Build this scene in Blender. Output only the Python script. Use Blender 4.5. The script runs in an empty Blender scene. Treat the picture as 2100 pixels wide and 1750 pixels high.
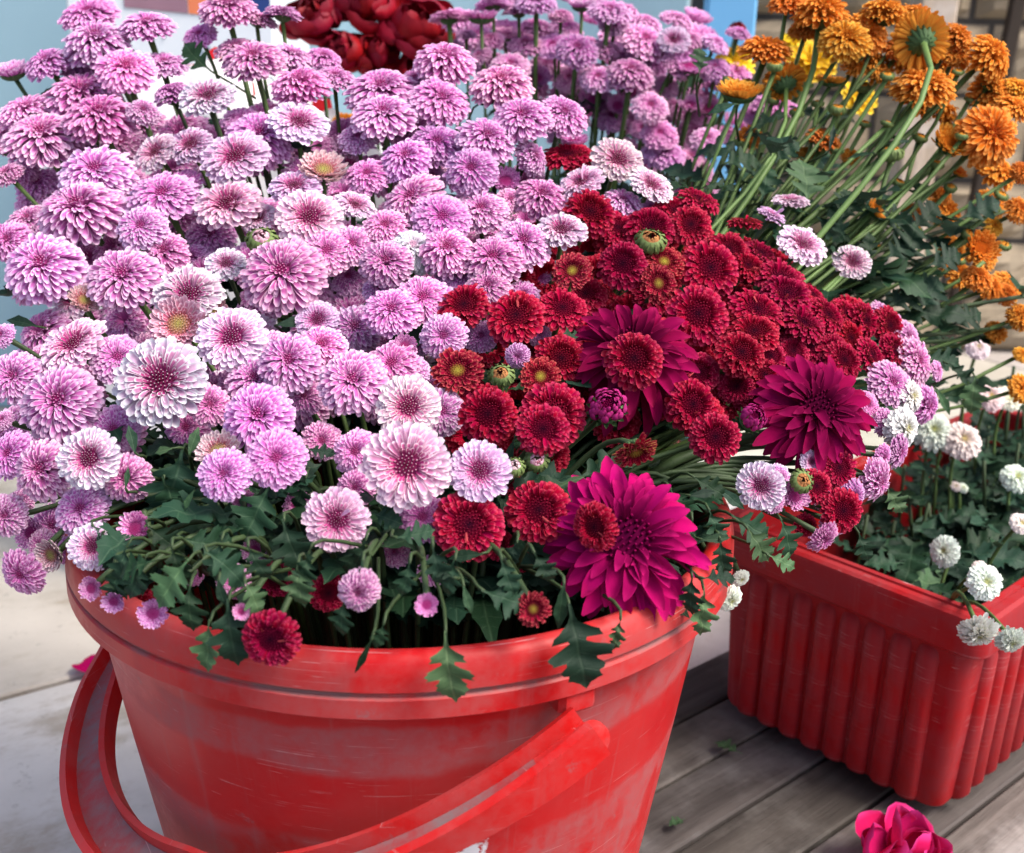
import bpy, math, random
import numpy as np
from mathutils import Matrix, Vector

random.seed(7)
rng = np.random.RandomState(11)
scene = bpy.context.scene
C = scene.collection
R = math.radians

# ------------------------------------------------------------------ camera
PITCH, ROLL, FPX, CAMZ = R(18.7), R(-1.3), 2252.0, 0.52      # focal length in pixels of a 2100 wide picture
FWD = Vector((0, math.cos(PITCH), -math.sin(PITCH)))
U0 = Vector((0, math.sin(PITCH), math.cos(PITCH)))
RIGHT = Vector((1, 0, 0)) * math.cos(ROLL) - U0 * math.sin(ROLL)
UP = Vector((1, 0, 0)) * math.sin(ROLL) + U0 * math.cos(ROLL)
CAM = Vector((0, 0, CAMZ))
cd = bpy.data.cameras.new('camera')
cam = bpy.data.objects.new('camera', cd)
C.objects.link(cam)
m = Matrix((RIGHT, UP, -FWD)).transposed().to_4x4()
m.translation = CAM
cam.matrix_world = m
cd.sensor_width = 36.0
cd.lens = 36.0 * FPX / 2100.0
cd.clip_start, cd.clip_end = 0.02, 60.0
cd.dof.use_dof = True
cd.dof.focus_distance = 0.55
cd.dof.aperture_fstop = 12.0
scene.camera = cam

# ------------------------------------------------------------------ sky, sun, exposure
SUN_EL, SUN_AZ = R(54), R(112)          # azimuth clockwise from +Y: the light comes from the right, behind the camera
w = bpy.data.worlds.new('World')
scene.world = w
w.use_nodes = True
nt = w.node_tree
sky = nt.nodes.new('ShaderNodeTexSky')
sky.sky_type = 'NISHITA'
sky.sun_disc = False
sky.sun_elevation = SUN_EL
sky.sun_rotation = SUN_AZ
sky.dust_density = 4.0
sky.air_density = 0.6
sky.ozone_density = 0.4
bg = nt.nodes['Background']
bg.inputs['Strength'].default_value = 0.135
nt.links.new(sky.outputs[0], bg.inputs['Color'])
sd = bpy.data.lights.new('sun', 'SUN')
sd.energy = 1.5
sd.angle = R(22)
sd.color = (1.0, 0.93, 0.84)
sun = bpy.data.objects.new('sun', sd)
C.objects.link(sun)
sun.location = (1, -1, 3)
sdir = Vector((math.sin(SUN_AZ) * math.cos(SUN_EL), math.cos(SUN_AZ) * math.cos(SUN_EL), math.sin(SUN_EL)))
sun.rotation_euler = sdir.to_track_quat('Z', 'Y').to_euler()
vs = scene.view_settings
vs.view_transform = 'Standard'
vs.look = 'None'
vs.gamma = 1.0
vs.exposure = 1.15
vs.use_curve_mapping = False
cy = scene.cycles
cy.max_bounces = 4; cy.diffuse_bounces = 3; cy.glossy_bounces = 2; cy.transmission_bounces = 3; cy.transparent_max_bounces = 4
cy.caustics_reflective = False; cy.caustics_refractive = False

# ------------------------------------------------------------------ helpers
def ray(x, y):
    return FWD + RIGHT * ((x - 1050) / FPX) + UP * ((875 - y) / FPX)

def at(x, y, z):
    """the point that a 2100x1750 pixel shows at depth z"""
    return CAM + ray(x, y) * z

def on_z(x, y, h):
    d = ray(x, y)
    return CAM + d * ((h - CAMZ) / d.z)

def mesh(name, verts, faces, mats=(), uvs=None, smooth=True):
    me = bpy.data.meshes.new(name)
    verts = np.asarray(verts, dtype=np.float32)
    me.from_pydata([tuple(v) for v in verts.tolist()], [], [tuple(f) for f in faces])
    for mt in mats:
        me.materials.append(mt)
    if uvs:
        n = len(me.loops)
        vi = np.zeros(n, dtype=np.int32)
        me.loops.foreach_get('vertex_index', vi)
        for nm, arr in uvs.items():
            lay = me.uv_layers.new(name=nm)
            lay.data.foreach_set('uv', np.asarray(arr, dtype=np.float32)[vi].ravel())
    if smooth:
        me.polygons.foreach_set('use_smooth', np.ones(len(me.polygons), dtype=bool))
    me.update()
    return me

def link(name, data, parent=None, mat=None):
    o = bpy.data.objects.new(name, data)
    C.objects.link(o)
    if parent is not None:
        o.parent = parent
    if mat is not None:
        o.matrix_local = mat
    return o

def tag(o, label=None, cat=None, group=None, kind=None):
    if label: o['label'] = label
    if cat: o['category'] = cat
    if group: o['group'] = group
    if kind: o['kind'] = kind
    return o

def empty(name, loc):
    o = bpy.data.objects.new(name, None)
    o.empty_display_size = 0.01
    o.location = loc
    C.objects.link(o)
    return o

class MB:
    """collects boxes, tubes, lathes; builds one mesh"""
    def __init__(s): s.v, s.f, s.n = [], [], 0
    def add(s, v, f):
        s.v += [tuple(p) for p in v]
        s.f += [tuple(i + s.n for i in q) for q in f]
        s.n += len(v)
        return s
    def box(s, x0, x1, y0, y1, z0, z1, b=0.0):
        """box with chamfered top and side edges"""
        if b <= 0:
            v = [(x, y, z) for z in (z0, z1) for y in (y0, y1) for x in (x0, x1)]
            return s.add(v, [(0, 2, 3, 1), (4, 5, 7, 6), (0, 1, 5, 4), (1, 3, 7, 5), (3, 2, 6, 7), (2, 0, 4, 6)])
        def ringv(x0, x1, y0, y1, z, c):
            return [(x0 + c, y0, z), (x1 - c, y0, z), (x1, y0 + c, z), (x1, y1 - c, z), (x1 - c, y1, z), (x0 + c, y1, z), (x0, y1 - c, z), (x0, y0 + c, z)]
        v = ringv(x0 + b, x1 - b, y0 + b, y1 - b, z0, b) + ringv(x0, x1, y0, y1, z0 + b, b) + ringv(x0, x1, y0, y1, z1 - b, b) + ringv(x0 + b, x1 - b, y0 + b, y1 - b, z1, b)
        f = [tuple(range(7, -1, -1)), tuple(range(24, 32))]
        for k in range(3):
            for i in range(8):
                j = (i + 1) % 8
                f.append((k * 8 + i, k * 8 + j, k * 8 + 8 + j, k * 8 + 8 + i))
        return s.add(v, f)
    def tube(s, pts, rad, sides=6, cap=True):
        pts = [Vector(p) for p in pts]
        rad = rad if hasattr(rad, '__len__') else [rad] * len(pts)
        v, f = [], []
        ref = Vector((0.31, 0.93, 0.17))
        for i, p in enumerate(pts):
            t = (pts[min(i + 1, len(pts) - 1)] - pts[max(i - 1, 0)]).normalized()
            a = t.cross(ref)
            if a.length < 1e-4: a = t.cross(Vector((1, 0, 0)))
            a.normalize(); b = t.cross(a)
            for k in range(sides):
                an = 2 * math.pi * k / sides
                v.append(p + (a * math.cos(an) + b * math.sin(an)) * rad[i])
        for i in range(len(pts) - 1):
            for k in range(sides):
                k2 = (k + 1) % sides
                f.append((i * sides + k, i * sides + k2, (i + 1) * sides + k2, (i + 1) * sides + k))
        if cap:
            f.append(tuple(range(sides - 1, -1, -1)))
            f.append(tuple((len(pts) - 1) * sides + k for k in range(sides)))
        return s.add(v, f)
    def lathe(s, prof, n=48, closed=False):
        v, f = [], []
        for (r, z) in prof:
            for k in range(n):
                a = 2 * math.pi * k / n
                v.append((r * math.cos(a), r * math.sin(a), z))
        m_ = len(prof)
        for i in range(m_ if closed else m_ - 1):
            i2 = (i + 1) % m_
            for k in range(n):
                k2 = (k + 1) % n
                f.append((i * n + k, i * n + k2, i2 * n + k2, i2 * n + k))
        return s.add(v, f)
    def mesh(s, name, mat, smooth=False):
        return mesh(name, s.v, s.f, [mat], smooth=smooth)
    def build(s, name, mat, parent=None, smooth=False, loc=None):
        o = link(name, s.mesh(name, mat, smooth), parent)
        if loc is not None: o.location = loc
        return o

def autosmooth(o, deg=35):
    me = o.data
    me.polygons.foreach_set('use_smooth', np.ones(len(me.polygons), dtype=bool))
    if hasattr(me, 'set_sharp_from_angle'): me.set_sharp_from_angle(angle=R(deg))
    return o

# ------------------------------------------------------------------ node material helpers
class NT:
    def __init__(s, name):
        s.m = bpy.data.materials.new(name)
        s.m.use_nodes = True
        s.t = s.m.node_tree
        s.bsdf = s.t.nodes['Principled BSDF']
        s.out = s.t.nodes['Material Output']
    def n(s, typ, **kw):
        nd = s.t.nodes.new(typ)
        for k, v in kw.items():
            if k in nd.inputs: nd.inputs[k].default_value = v
            else: setattr(nd, k, v)
        return nd
    def l(s, a, b): s.t.links.new(a, b)
    def math(s, op, a, b=None, clamp=False):
        nd = s.t.nodes.new('ShaderNodeMath'); nd.operation = op; nd.use_clamp = clamp
        for i, q in enumerate((a, b)):
            if q is None: continue
            if isinstance(q, (int, float)): nd.inputs[i].default_value = q
            else: s.l(q, nd.inputs[i])
        return nd.outputs[0]
    def step(s, x, lo, hi, a=0.0, b=1.0):
        nd = s.t.nodes.new('ShaderNodeMapRange'); nd.interpolation_type = 'SMOOTHSTEP'
        s.l(x, nd.inputs[0])
        for i, q in enumerate((lo, hi, a, b)): nd.inputs[i + 1].default_value = q
        return nd.outputs[0]
    def mix(s, f, a, b, mode='MIX'):
        nd = s.t.nodes.new('ShaderNodeMix'); nd.data_type = 'RGBA'; nd.blend_type = mode
        for i, q in ((0, f), (6, a), (7, b)):
            if isinstance(q, (int, float)): nd.inputs[i].default_value = q
            elif isinstance(q, tuple): nd.inputs[i].default_value = q if len(q) == 4 else q + (1,)
            else: s.l(q, nd.inputs[i])
        return nd.outputs[2]
    def ramp(s, x, stops):
        nd = s.t.nodes.new('ShaderNodeValToRGB')
        e = nd.color_ramp.elements
        while len(e) < len(stops): e.new(0.5)
        for el, (p, c) in zip(e, stops): el.position = p; el.color = c + (1,)
        s.l(x, nd.inputs[0])
        return nd.outputs[0]
    def noise(s, vec, scale, detail=4, rough=0.55):
        nd = s.n('ShaderNodeTexNoise', Scale=scale, Detail=detail, Roughness=rough)
        if vec is not None: s.l(vec, nd.inputs['Vector'])
        return nd.outputs[0]
    def mapping(s, vec, scale=(1, 1, 1), rot=(0, 0, 0), loc=(0, 0, 0)):
        nd = s.t.nodes.new('ShaderNodeMapping')
        nd.inputs['Scale'].default_value = scale; nd.inputs['Rotation'].default_value = rot; nd.inputs['Location'].default_value = loc
        s.l(vec, nd.inputs[0]); return nd.outputs[0]
    def bump(s, h, strength=0.3, dist=0.001):
        nd = s.n('ShaderNodeBump', Strength=strength, Distance=dist)
        s.l(h, nd.inputs['Height']); s.l(nd.outputs[0], s.bsdf.inputs['Normal'])
        return nd.outputs[0]

def simple(name, col, rough=0.6, spec=0.3, var=0.15, scale=40, bump=0.0):
    t = NT(name)
    tc = t.n('ShaderNodeTexCoord').outputs['Object']
    nz = t.noise(tc, scale)
    c = t.mix(nz, tuple(q * (1 - var) for q in col), tuple(min(1, q * (1 + var)) for q in col))
    t.l(c, t.bsdf.inputs['Base Color'])
    t.bsdf.inputs['Roughness'].default_value = rough
    t.bsdf.inputs['Specular IOR Level'].default_value = spec
    if bump: t.bump(nz, bump, 0.002)
    return t.m

def petal_mat(name, inner, mid, outer, edge, tmid=0.4, edge_lo=0.55, trans=0.22, under=None, rough=0.6):
    t = NT(name)
    rg = t.n('ShaderNodeUVMap', uv_map='ring').outputs[0]
    pt = t.n('ShaderNodeUVMap', uv_map='petal').outputs[0]
    s1 = t.n('ShaderNodeSeparateXYZ'); t.l(rg, s1.inputs[0])
    s2 = t.n('ShaderNodeSeparateXYZ'); t.l(pt, s2.inputs[0])
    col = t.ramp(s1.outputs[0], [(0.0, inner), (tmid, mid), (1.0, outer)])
    ed = t.math('ABSOLUTE', t.math('SUBTRACT', s2.outputs[0], 0.5))
    e1 = t.step(ed, edge_lo * 0.5, 0.5)
    e2 = t.step(s2.outputs[1], 0.80, 1.0)
    e = t.math('MAXIMUM', e1, e2)
    e = t.math('MULTIPLY', e, t.step(s2.outputs[1], 0.25, 0.7))
    e = t.math('MULTIPLY', e, t.step(s1.outputs[0], 0.05, 0.5, 0.55, 1.0))
    # fine veins along the petal
    vein = t.noise(t.mapping(pt, scale=(9, 0.8, 1)), 3.0, 2)
    col = t.mix(t.math('MULTIPLY', vein, 0.45), col, t.mix(1.0, col, (0.62, 0.5, 0.62), 'MULTIPLY'))
    col = t.mix(e, col, edge)
    oi = t.n('ShaderNodeObjectInfo')
    col = t.mix(1.0, col, oi.outputs['Color'], 'MULTIPLY')
    hs = t.n('ShaderNodeHueSaturation')
    t.l(t.math('ADD', t.math('MULTIPLY', oi.outputs['Random'], 0.012), 0.494), hs.inputs['Hue'])
    t.l(t.math('ADD', t.math('MULTIPLY', oi.outputs['Random'], 0.16), 0.92), hs.inputs['Value'])
    t.l(col, hs.inputs['Color'])
    col = hs.outputs[0]
    if under is not None:
        geo = t.n('ShaderNodeNewGeometry')
        col = t.mix(geo.outputs['Backfacing'], col, under)
    t.l(col, t.bsdf.inputs['Base Color'])
    t.bsdf.inputs['Roughness'].default_value = rough
    t.bsdf.inputs['Specular IOR Level'].default_value = 0.22
    tr = t.n('ShaderNodeBsdfTranslucent'); t.l(col, tr.inputs['Color'])
    mx = t.n('ShaderNodeMixShader', Fac=trans)
    top = t.bsdf
    if rough > .55:                       # dull petals: plain diffuse
        top = t.n('ShaderNodeBsdfDiffuse'); t.l(col, top.inputs['Color']); t.t.nodes.remove(t.bsdf)
    t.l(top.outputs[0], mx.inputs[1]); t.l(tr.outputs[0], mx.inputs[2]); t.l(mx.outputs[0], t.out.inputs[0])
    return t.m

def leaf_mat(name, top, back, vein):
    t = NT(name)
    pt = t.n('ShaderNodeUVMap', uv_map='petal').outputs[0]
    sp = t.n('ShaderNodeSeparateXYZ'); t.l(pt, sp.inputs[0])
    tc = t.n('ShaderNodeTexCoord').outputs['Object']
    x = t.math('ABSOLUTE', t.math('SUBTRACT', sp.outputs[0], 0.5))
    mid = t.step(x, 0.0, 0.022, 1.0, 0.0)
    sv = t.math('SINE', t.math('MULTIPLY', t.math('SUBTRACT', sp.outputs[1], t.math('MULTIPLY', x, 0.55)), 34.0))
    side = t.step(sv, 0.93, 1.0)
    v = t.math('MAXIMUM', mid, t.math('MULTIPLY', side, 0.6))
    nz = t.noise(tc, 90, 5)
    c = t.mix(nz, tuple(q * 0.72 for q in top), tuple(q * 1.3 for q in top))
    dust = t.step(t.noise(tc, 260, 3), 0.6, 0.72, 0, 0.12)
    c = t.mix(dust, c, (0.22, 0.26, 0.22))
    c = t.mix(t.math('MULTIPLY', v, 0.55), c, vein)
    geo = t.n('ShaderNodeNewGeometry')
    c = t.mix(geo.outputs['Backfacing'], c, back)
    oi = t.n('ShaderNodeObjectInfo')
    hs = t.n('ShaderNodeHueSaturation')
    t.l(t.math('ADD', t.math('MULTIPLY', oi.outputs['Random'], 0.05), 0.47), hs.inputs['Hue'])
    t.l(t.math('ADD', t.math('MULTIPLY', t.math('FRACT', t.math('MULTIPLY', oi.outputs['Random'], 7.3)), 0.9), 0.6), hs.inputs['Value'])
    t.l(c, hs.inputs['Color'])
    t.l(hs.outputs[0], t.bsdf.inputs['Base Color'])
    t.bsdf.inputs['Roughness'].default_value = 0.55
    t.bsdf.inputs['Specular IOR Level'].default_value = 0.22
    t.bump(t.math('ADD', t.math('MULTIPLY', v, -1.0), t.math('MULTIPLY', nz, 0.6)), 0.35, 0.0006)
    tr = t.n('ShaderNodeBsdfTranslucent'); t.l(hs.outputs[0], tr.inputs['Color'])
    mx = t.n('ShaderNodeMixShader', Fac=0.15)
    t.l(t.bsdf.outputs[0], mx.inputs[1]); t.l(tr.outputs[0], mx.inputs[2]); t.l(mx.outputs[0], t.out.inputs[0])
    return t.m

def red_plastic(name, base, dust, bands=None, dustamt=0.5, spot=None, rough=(0.36, 0.72), round_=True, groove=None):
    """worn red plastic: clean patches, dry dust film, scratches"""
    t = NT(name)
    tc = t.n('ShaderNodeTexCoord').outputs['Object']
    sp = t.n('ShaderNodeSeparateXYZ'); t.l(tc, sp.inputs[0])
    big = t.noise(tc, 17, 6, 0.6)
    fine = t.noise(tc, 130, 6, 0.7)
    film = t.math('ADD', t.math('MULTIPLY', t.step(big, 0.38, 0.58), 0.62), t.math('MULTIPLY', t.step(fine, 0.3, 0.7), 0.42))
    if bands:
        wob = t.math('MULTIPLY', t.math('SUBTRACT', t.noise(tc, 14, 3), 0.5), 0.02)
        z = t.math('ADD', sp.outputs[2], wob)
        for lo, hi, soft in bands:
            inb = t.math('MULTIPLY', t.step(z, lo, lo + soft), t.step(z, hi - soft, hi, 1, 0))
            film = t.math('MULTIPLY', film, t.math('SUBTRACT', 1.0, t.math('MULTIPLY', inb, 0.78)))
    # wet drip marks: clean ovals
    vo = t.n('ShaderNodeTexVoronoi', Scale=1.0); t.l(t.mapping(tc, scale=(22, 22, 9), loc=(0.3, 0.1, 0.2)), vo.inputs['Vector'])
    ov = t.math('MULTIPLY', t.step(vo.outputs['Distance'], 0.20, 0.26, 1, 0), t.step(t.noise(tc, 6, 1), 0.52, 0.56))
    film = t.math('MULTIPLY', film, t.math('SUBTRACT', 1.0, t.math('MULTIPLY', ov, 0.8)))
    f = t.math('MULTIPLY', film, dustamt, clamp=True)
    c0 = t.mix(t.noise(tc, 30, 3), tuple(q * 0.85 for q in base), tuple(min(1, q * 1.15) for q in base))
    c = t.mix(f, c0, dust)
    # scratches: thin lines in several directions over the unrolled surface, and scuffs running round
    az = t.math('MULTIPLY', t.math('ARCTAN2', sp.outputs[1], sp.outputs[0]), 0.165)
    if not round_: az = t.math('ADD', sp.outputs[0], sp.outputs[1])
    cv = t.n('ShaderNodeCombineXYZ'); t.l(az, cv.inputs[0]); t.l(sp.outputs[2], cv.inputs[1])
    sc = None
    for k, (ang, lx, thin, lo, gl) in enumerate(((0.15, 26, 900, .70, .50), (1.25, 30, 1000, .705, .50), (2.2, 34, 1000, .71, .52), (0.75, 22, 900, .715, .52), (1.6, 40, 1100, .71, .50), (0.0, 7, 1200, .64, .46))):
        nz = t.noise(t.mapping(cv.outputs[0], scale=(lx, thin, 1), rot=(0, 0, ang), loc=(k * 3.1, k * 1.7, 0)), 1.0, 2, 0.6)
        gate = t.step(t.noise(tc, 21 + 6 * k, 3), gl, gl + .12)
        q = t.math('MULTIPLY', t.step(nz, lo, lo + .05), gate)
        if k == 5: q = t.math('MULTIPLY', q, 0.7)
        sc = q if sc is None else t.math('MAXIMUM', sc, q)
    c = t.mix(t.math('MULTIPLY', sc, 0.75), c, (0.60, 0.34, 0.34))
    # dried drips running down
    dr = t.noise(t.mapping(cv.outputs[0], scale=(95, 5, 1)), 1.0, 4, 0.65)
    c = t.mix(t.math('MULTIPLY', t.step(dr, .54, .70), 0.30 * dustamt), c, (0.32, 0.13, 0.135))
    grime = t.step(t.noise(tc, 48, 6, 0.75), 0.62, 0.74)
    c = t.mix(t.math('MULTIPLY', grime, 0.55), c, (0.23, 0.14, 0.15))
    if groove:                              # grime caught in the moulded groove
        gw = t.math('MULTIPLY', t.math('SUBTRACT', t.noise(tc, 60, 4), 0.5), groove[1] * 1.2)
        gd = t.math('ABSOLUTE', t.math('SUBTRACT', t.math('ADD', sp.outputs[2], gw), groove[0]))
        gk = t.math('MULTIPLY', t.step(gd, groove[1] * .3, groove[1], 1, 0), t.step(t.noise(tc, 34, 5, .7), 0.36, 0.60, .25, 1))
        c = t.mix(t.math('MULTIPLY', gk, 0.8), c, (0.17, 0.12, 0.12))
    if spot:
        d = t.n('ShaderNodeVectorMath', operation='DISTANCE'); t.l(tc, d.inputs[0]); d.inputs[1].default_value = spot[:3]
        k = t.math('MULTIPLY', t.step(t.math('ADD', d.outputs['Value'], t.math('MULTIPLY', t.math('SUBTRACT', fine, 0.5), spot[3] * 1.4)), spot[3] * 0.75, spot[3], 1, 0), t.step(t.noise(tc, 220, 3), 0.36, 0.46))
        c = t.mix(k, c, (0.75, 0.74, 0.78))
    t.l(c, t.bsdf.inputs['Base Color'])
    rr = t.n('ShaderNodeMapRange'); t.l(film, rr.inputs[0]); rr.inputs[3].default_value = rough[0]; rr.inputs[4].default_value = rough[1]
    t.l(rr.outputs[0], t.bsdf.inputs['Roughness'])
    t.bsdf.inputs['Specular IOR Level'].default_value = 0.28
    t.bump(t.math('ADD', t.math('MULTIPLY', sc, -0.6), t.math('MULTIPLY', fine, 0.35)), 0.25, 0.0006)
    return t.m

M = {}
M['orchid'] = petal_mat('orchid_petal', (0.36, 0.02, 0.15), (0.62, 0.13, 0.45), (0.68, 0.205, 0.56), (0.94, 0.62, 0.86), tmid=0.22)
M['pale'] = petal_mat('pale_pink_petal', (0.10, 0.006, 0.03), (0.54, 0.06, 0.26), (0.80, 0.52, 0.74), (0.93, 0.82, 0.91), tmid=0.36)
M['blush'] = petal_mat('blush_petal', (0.42, 0.42, 0.10), (0.58, 0.10, 0.20), (0.78, 0.48, 0.56), (0.88, 0.68, 0.74), tmid=0.35)
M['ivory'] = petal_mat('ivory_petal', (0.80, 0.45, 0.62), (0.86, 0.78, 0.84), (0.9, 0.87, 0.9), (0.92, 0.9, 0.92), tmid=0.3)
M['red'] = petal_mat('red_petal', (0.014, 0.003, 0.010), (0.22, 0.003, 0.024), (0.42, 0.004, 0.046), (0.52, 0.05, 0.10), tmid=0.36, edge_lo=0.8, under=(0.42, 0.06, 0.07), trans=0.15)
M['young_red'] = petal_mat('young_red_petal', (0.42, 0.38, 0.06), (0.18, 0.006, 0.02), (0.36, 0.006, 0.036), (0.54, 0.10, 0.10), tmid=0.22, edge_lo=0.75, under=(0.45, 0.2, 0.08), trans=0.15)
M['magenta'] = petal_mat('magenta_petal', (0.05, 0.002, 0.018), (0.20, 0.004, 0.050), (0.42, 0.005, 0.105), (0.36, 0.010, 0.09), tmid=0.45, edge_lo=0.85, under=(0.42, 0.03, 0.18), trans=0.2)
M['orange'] = petal_mat('orange_petal', (0.50, 0.09, 0.012), (0.74, 0.20, 0.016), (0.80, 0.25, 0.02), (0.92, 0.46, 0.10), tmid=0.3, under=(0.80, 0.34, 0.05))
M['white'] = petal_mat('white_petal', (0.66, 0.62, 0.20), (0.90, 0.89, 0.76), (0.92, 0.91, 0.84), (0.94, 0.93, 0.88), tmid=0.3)
M['yellow'] = petal_mat('yellow_petal', (0.75, 0.40, 0.02), (0.85, 0.58, 0.02), (0.87, 0.62, 0.03), (0.88, 0.7, 0.08))
M['rose'] = petal_mat('rose_petal', (0.12, 0.003, 0.010), (0.27, 0.004, 0.016), (0.36, 0.005, 0.020), (0.22, 0.006, 0.02), edge_lo=0.9, trans=0.12, rough=0.55)
M['fallen'] = petal_mat('fallen_rose_petal', (0.55, 0.01, 0.06), (0.62, 0.012, 0.10), (0.64, 0.015, 0.14), (0.66, 0.05, 0.25), edge_lo=0.85, trans=0.2)
M['leaf'] = leaf_mat('dark_leaf', (0.013, 0.042, 0.022), (0.045, 0.085, 0.055), (0.045, 0.09, 0.05))
M['leaf_pale'] = leaf_mat('pale_leaf', (0.045, 0.105, 0.045), (0.09, 0.15, 0.09), (0.11, 0.19, 0.09))
M['stem'] = simple('green_stem', (0.075, 0.13, 0.035), 0.55, 0.3, 0.3, 120)
M['stem_dark'] = simple('dark_stem', (0.04, 0.07, 0.027), 0.55, 0.3, 0.3, 120)
M['stem_pale'] = simple('pale_stem', (0.12, 0.21, 0.06), 0.5, 0.3, 0.25, 120)
M['calyx'] = simple('green_calyx', (0.07, 0.14, 0.05), 0.6, 0.25, 0.35, 300)
M['bud'] = simple('bud_green', (0.17, 0.24, 0.08), 0.6, 0.25, 0.4, 300)

# ================================================================== the setting
GZ = -0.06                                   # paving level; the boards' top is z = 0
E1 = Vector((math.cos(R(34)), math.sin(R(34)), 0)); E2 = Vector((-math.sin(R(34)), math.cos(R(34)), 0))
FRAME = Matrix((E1, E2, Vector((0, 0, 1)))).transposed().to_4x4()

def stone_mat():
    t = NT('paving_stone')
    tc = t.n('ShaderNodeTexCoord').outputs['Object']
    oi = t.n('ShaderNodeObjectInfo')
    off = t.n('ShaderNodeVectorMath', operation='ADD'); t.l(tc, off.inputs[0]); t.l(oi.outputs['Color'], off.inputs[1])
    v = off.outputs[0]
    base = t.mix(1.0, t.ramp(t.noise(v, 5, 6, 0.6), [(0.25, (0.38, 0.365, 0.34)), (0.5, (0.56, 0.55, 0.525)), (0.75, (0.68, 0.67, 0.645))]), oi.outputs['Color'], 'MULTIPLY')
    stain = t.step(t.noise(t.mapping(v, scale=(1.2, 2.0, 1)), 6, 6, 0.7), 0.50, 0.70)
    c = t.mix(t.math('MULTIPLY', stain, 0.7), base, (0.27, 0.215, 0.15))
    speck = t.step(t.noise(v, 70, 4, 0.7), 0.60, 0.72)
    c = t.mix(t.math('MULTIPLY', speck, 0.4), c, (0.16, 0.14, 0.12))
    t.l(c, t.bsdf.inputs['Base Color'])
    t.bsdf.inputs['Roughness'].default_value = 0.62
    t.bump(t.noise(v, 60, 6, 0.7), 0.25, 0.002)
    return t.m

def wood_mat(name, a, b, pale, axis='X', rough=0.75):
    t = NT(name)
    tc = t.n('ShaderNodeTexCoord').outputs['Object']
    oi = t.n('ShaderNodeObjectInfo')
    off = t.n('ShaderNodeVectorMath', operation='ADD'); t.l(tc, off.inputs[0])
    sc = t.n('ShaderNodeVectorMath', operation='SCALE'); t.l(oi.outputs['Color'], sc.inputs[0]); sc.inputs['Scale'].default_value = 3.0
    t.l(sc.outputs[0], off.inputs[1])
    stretch = (2.5, 45, 45) if axis == 'X' else (45, 45, 2.5)
    g = t.noise(t.mapping(off.outputs[0], scale=stretch), 1.6, 6, 0.65)
    g2 = t.noise(t.mapping(off.outputs[0], scale=tuple(q * 4 for q in stretch)), 1.6, 4, 0.7)
    blot = t.noise(off.outputs[0], 11, 5, 0.6)
    c = t.mix(t.step(g, 0.3, 0.7), a, b)
    c = t.mix(t.math('MULTIPLY', t.step(g2, 0.55, 0.7), 0.5), c, tuple(q * 0.35 for q in a))
    c = t.mix(t.math('MULTIPLY', t.step(blot, 0.45, 0.7), 0.75), c, pale)
    c = t.mix(1.0, c, oi.outputs['Color'], 'MULTIPLY')
    t.l(c, t.bsdf.inputs['Base Color'])
    t.bsdf.inputs['Roughness'].default_value = rough
    t.bsdf.inputs['Specular IOR Level'].default_value = 0.25
    t.bump(t.math('ADD', g2, t.math('MULTIPLY', g, 0.6)), 0.5, 0.0015)
    return t.m

M['stone'] = stone_mat()
M['ground'] = simple('mortar_ground', (0.13, 0.115, 0.095), 0.9, 0.1, 0.4, 60, 0.4)
M['board'] = wood_mat('weathered_board', (0.055, 0.048, 0.045), (0.125, 0.112, 0.104), (0.23, 0.22, 0.215))
M['post'] = wood_mat('pale_post_wood', (0.42, 0.33, 0.24), (0.58, 0.48, 0.38), (0.62, 0.56, 0.50), axis='Z')
M['batten'] = simple('dark_batten', (0.05, 0.04, 0.033), 0.85, 0.15, 0.3, 30)
M['blue'] = simple('pale_blue_paint', (0.30, 0.47, 0.55), 0.5, 0.3, 0.06, 6)
M['bright_blue'] = simple('bright_blue_paint', (0.16, 0.44, 0.74), 0.45, 0.35, 0.06, 6)
M['carton'] = simple('white_carton', (0.74, 0.80, 0.84), 0.55, 0.3, 0.05, 12)
M['navy'] = simple('navy_print', (0.02, 0.05, 0.20), 0.45, 0.3, 0.1)
M['orange_print'] = simple('orange_print', (0.75, 0.22, 0.10), 0.45, 0.3, 0.1)
M['mauve_print'] = simple('mauve_print', (0.30, 0.17, 0.22), 0.45, 0.3, 0.1)
M['grey_print'] = simple('grey_print', (0.20, 0.28, 0.36), 0.5, 0.3, 0.1)
M['wrap'] = simple('white_wrapping', (0.86, 0.86, 0.85), 0.5, 0.3, 0.03, 15)
M['red_print'] = simple('red_print', (0.62, 0.012, 0.02), 0.45, 0.3, 0.08)
M['wallstone'] = simple('wall_stone', (0.30, 0.25, 0.18), 0.85, 0.15, 0.5, 14, 0.6)
M['wall_gap'] = simple('wall_mortar', (0.07, 0.065, 0.06), 0.9, 0.1, 0.3, 20)

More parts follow.
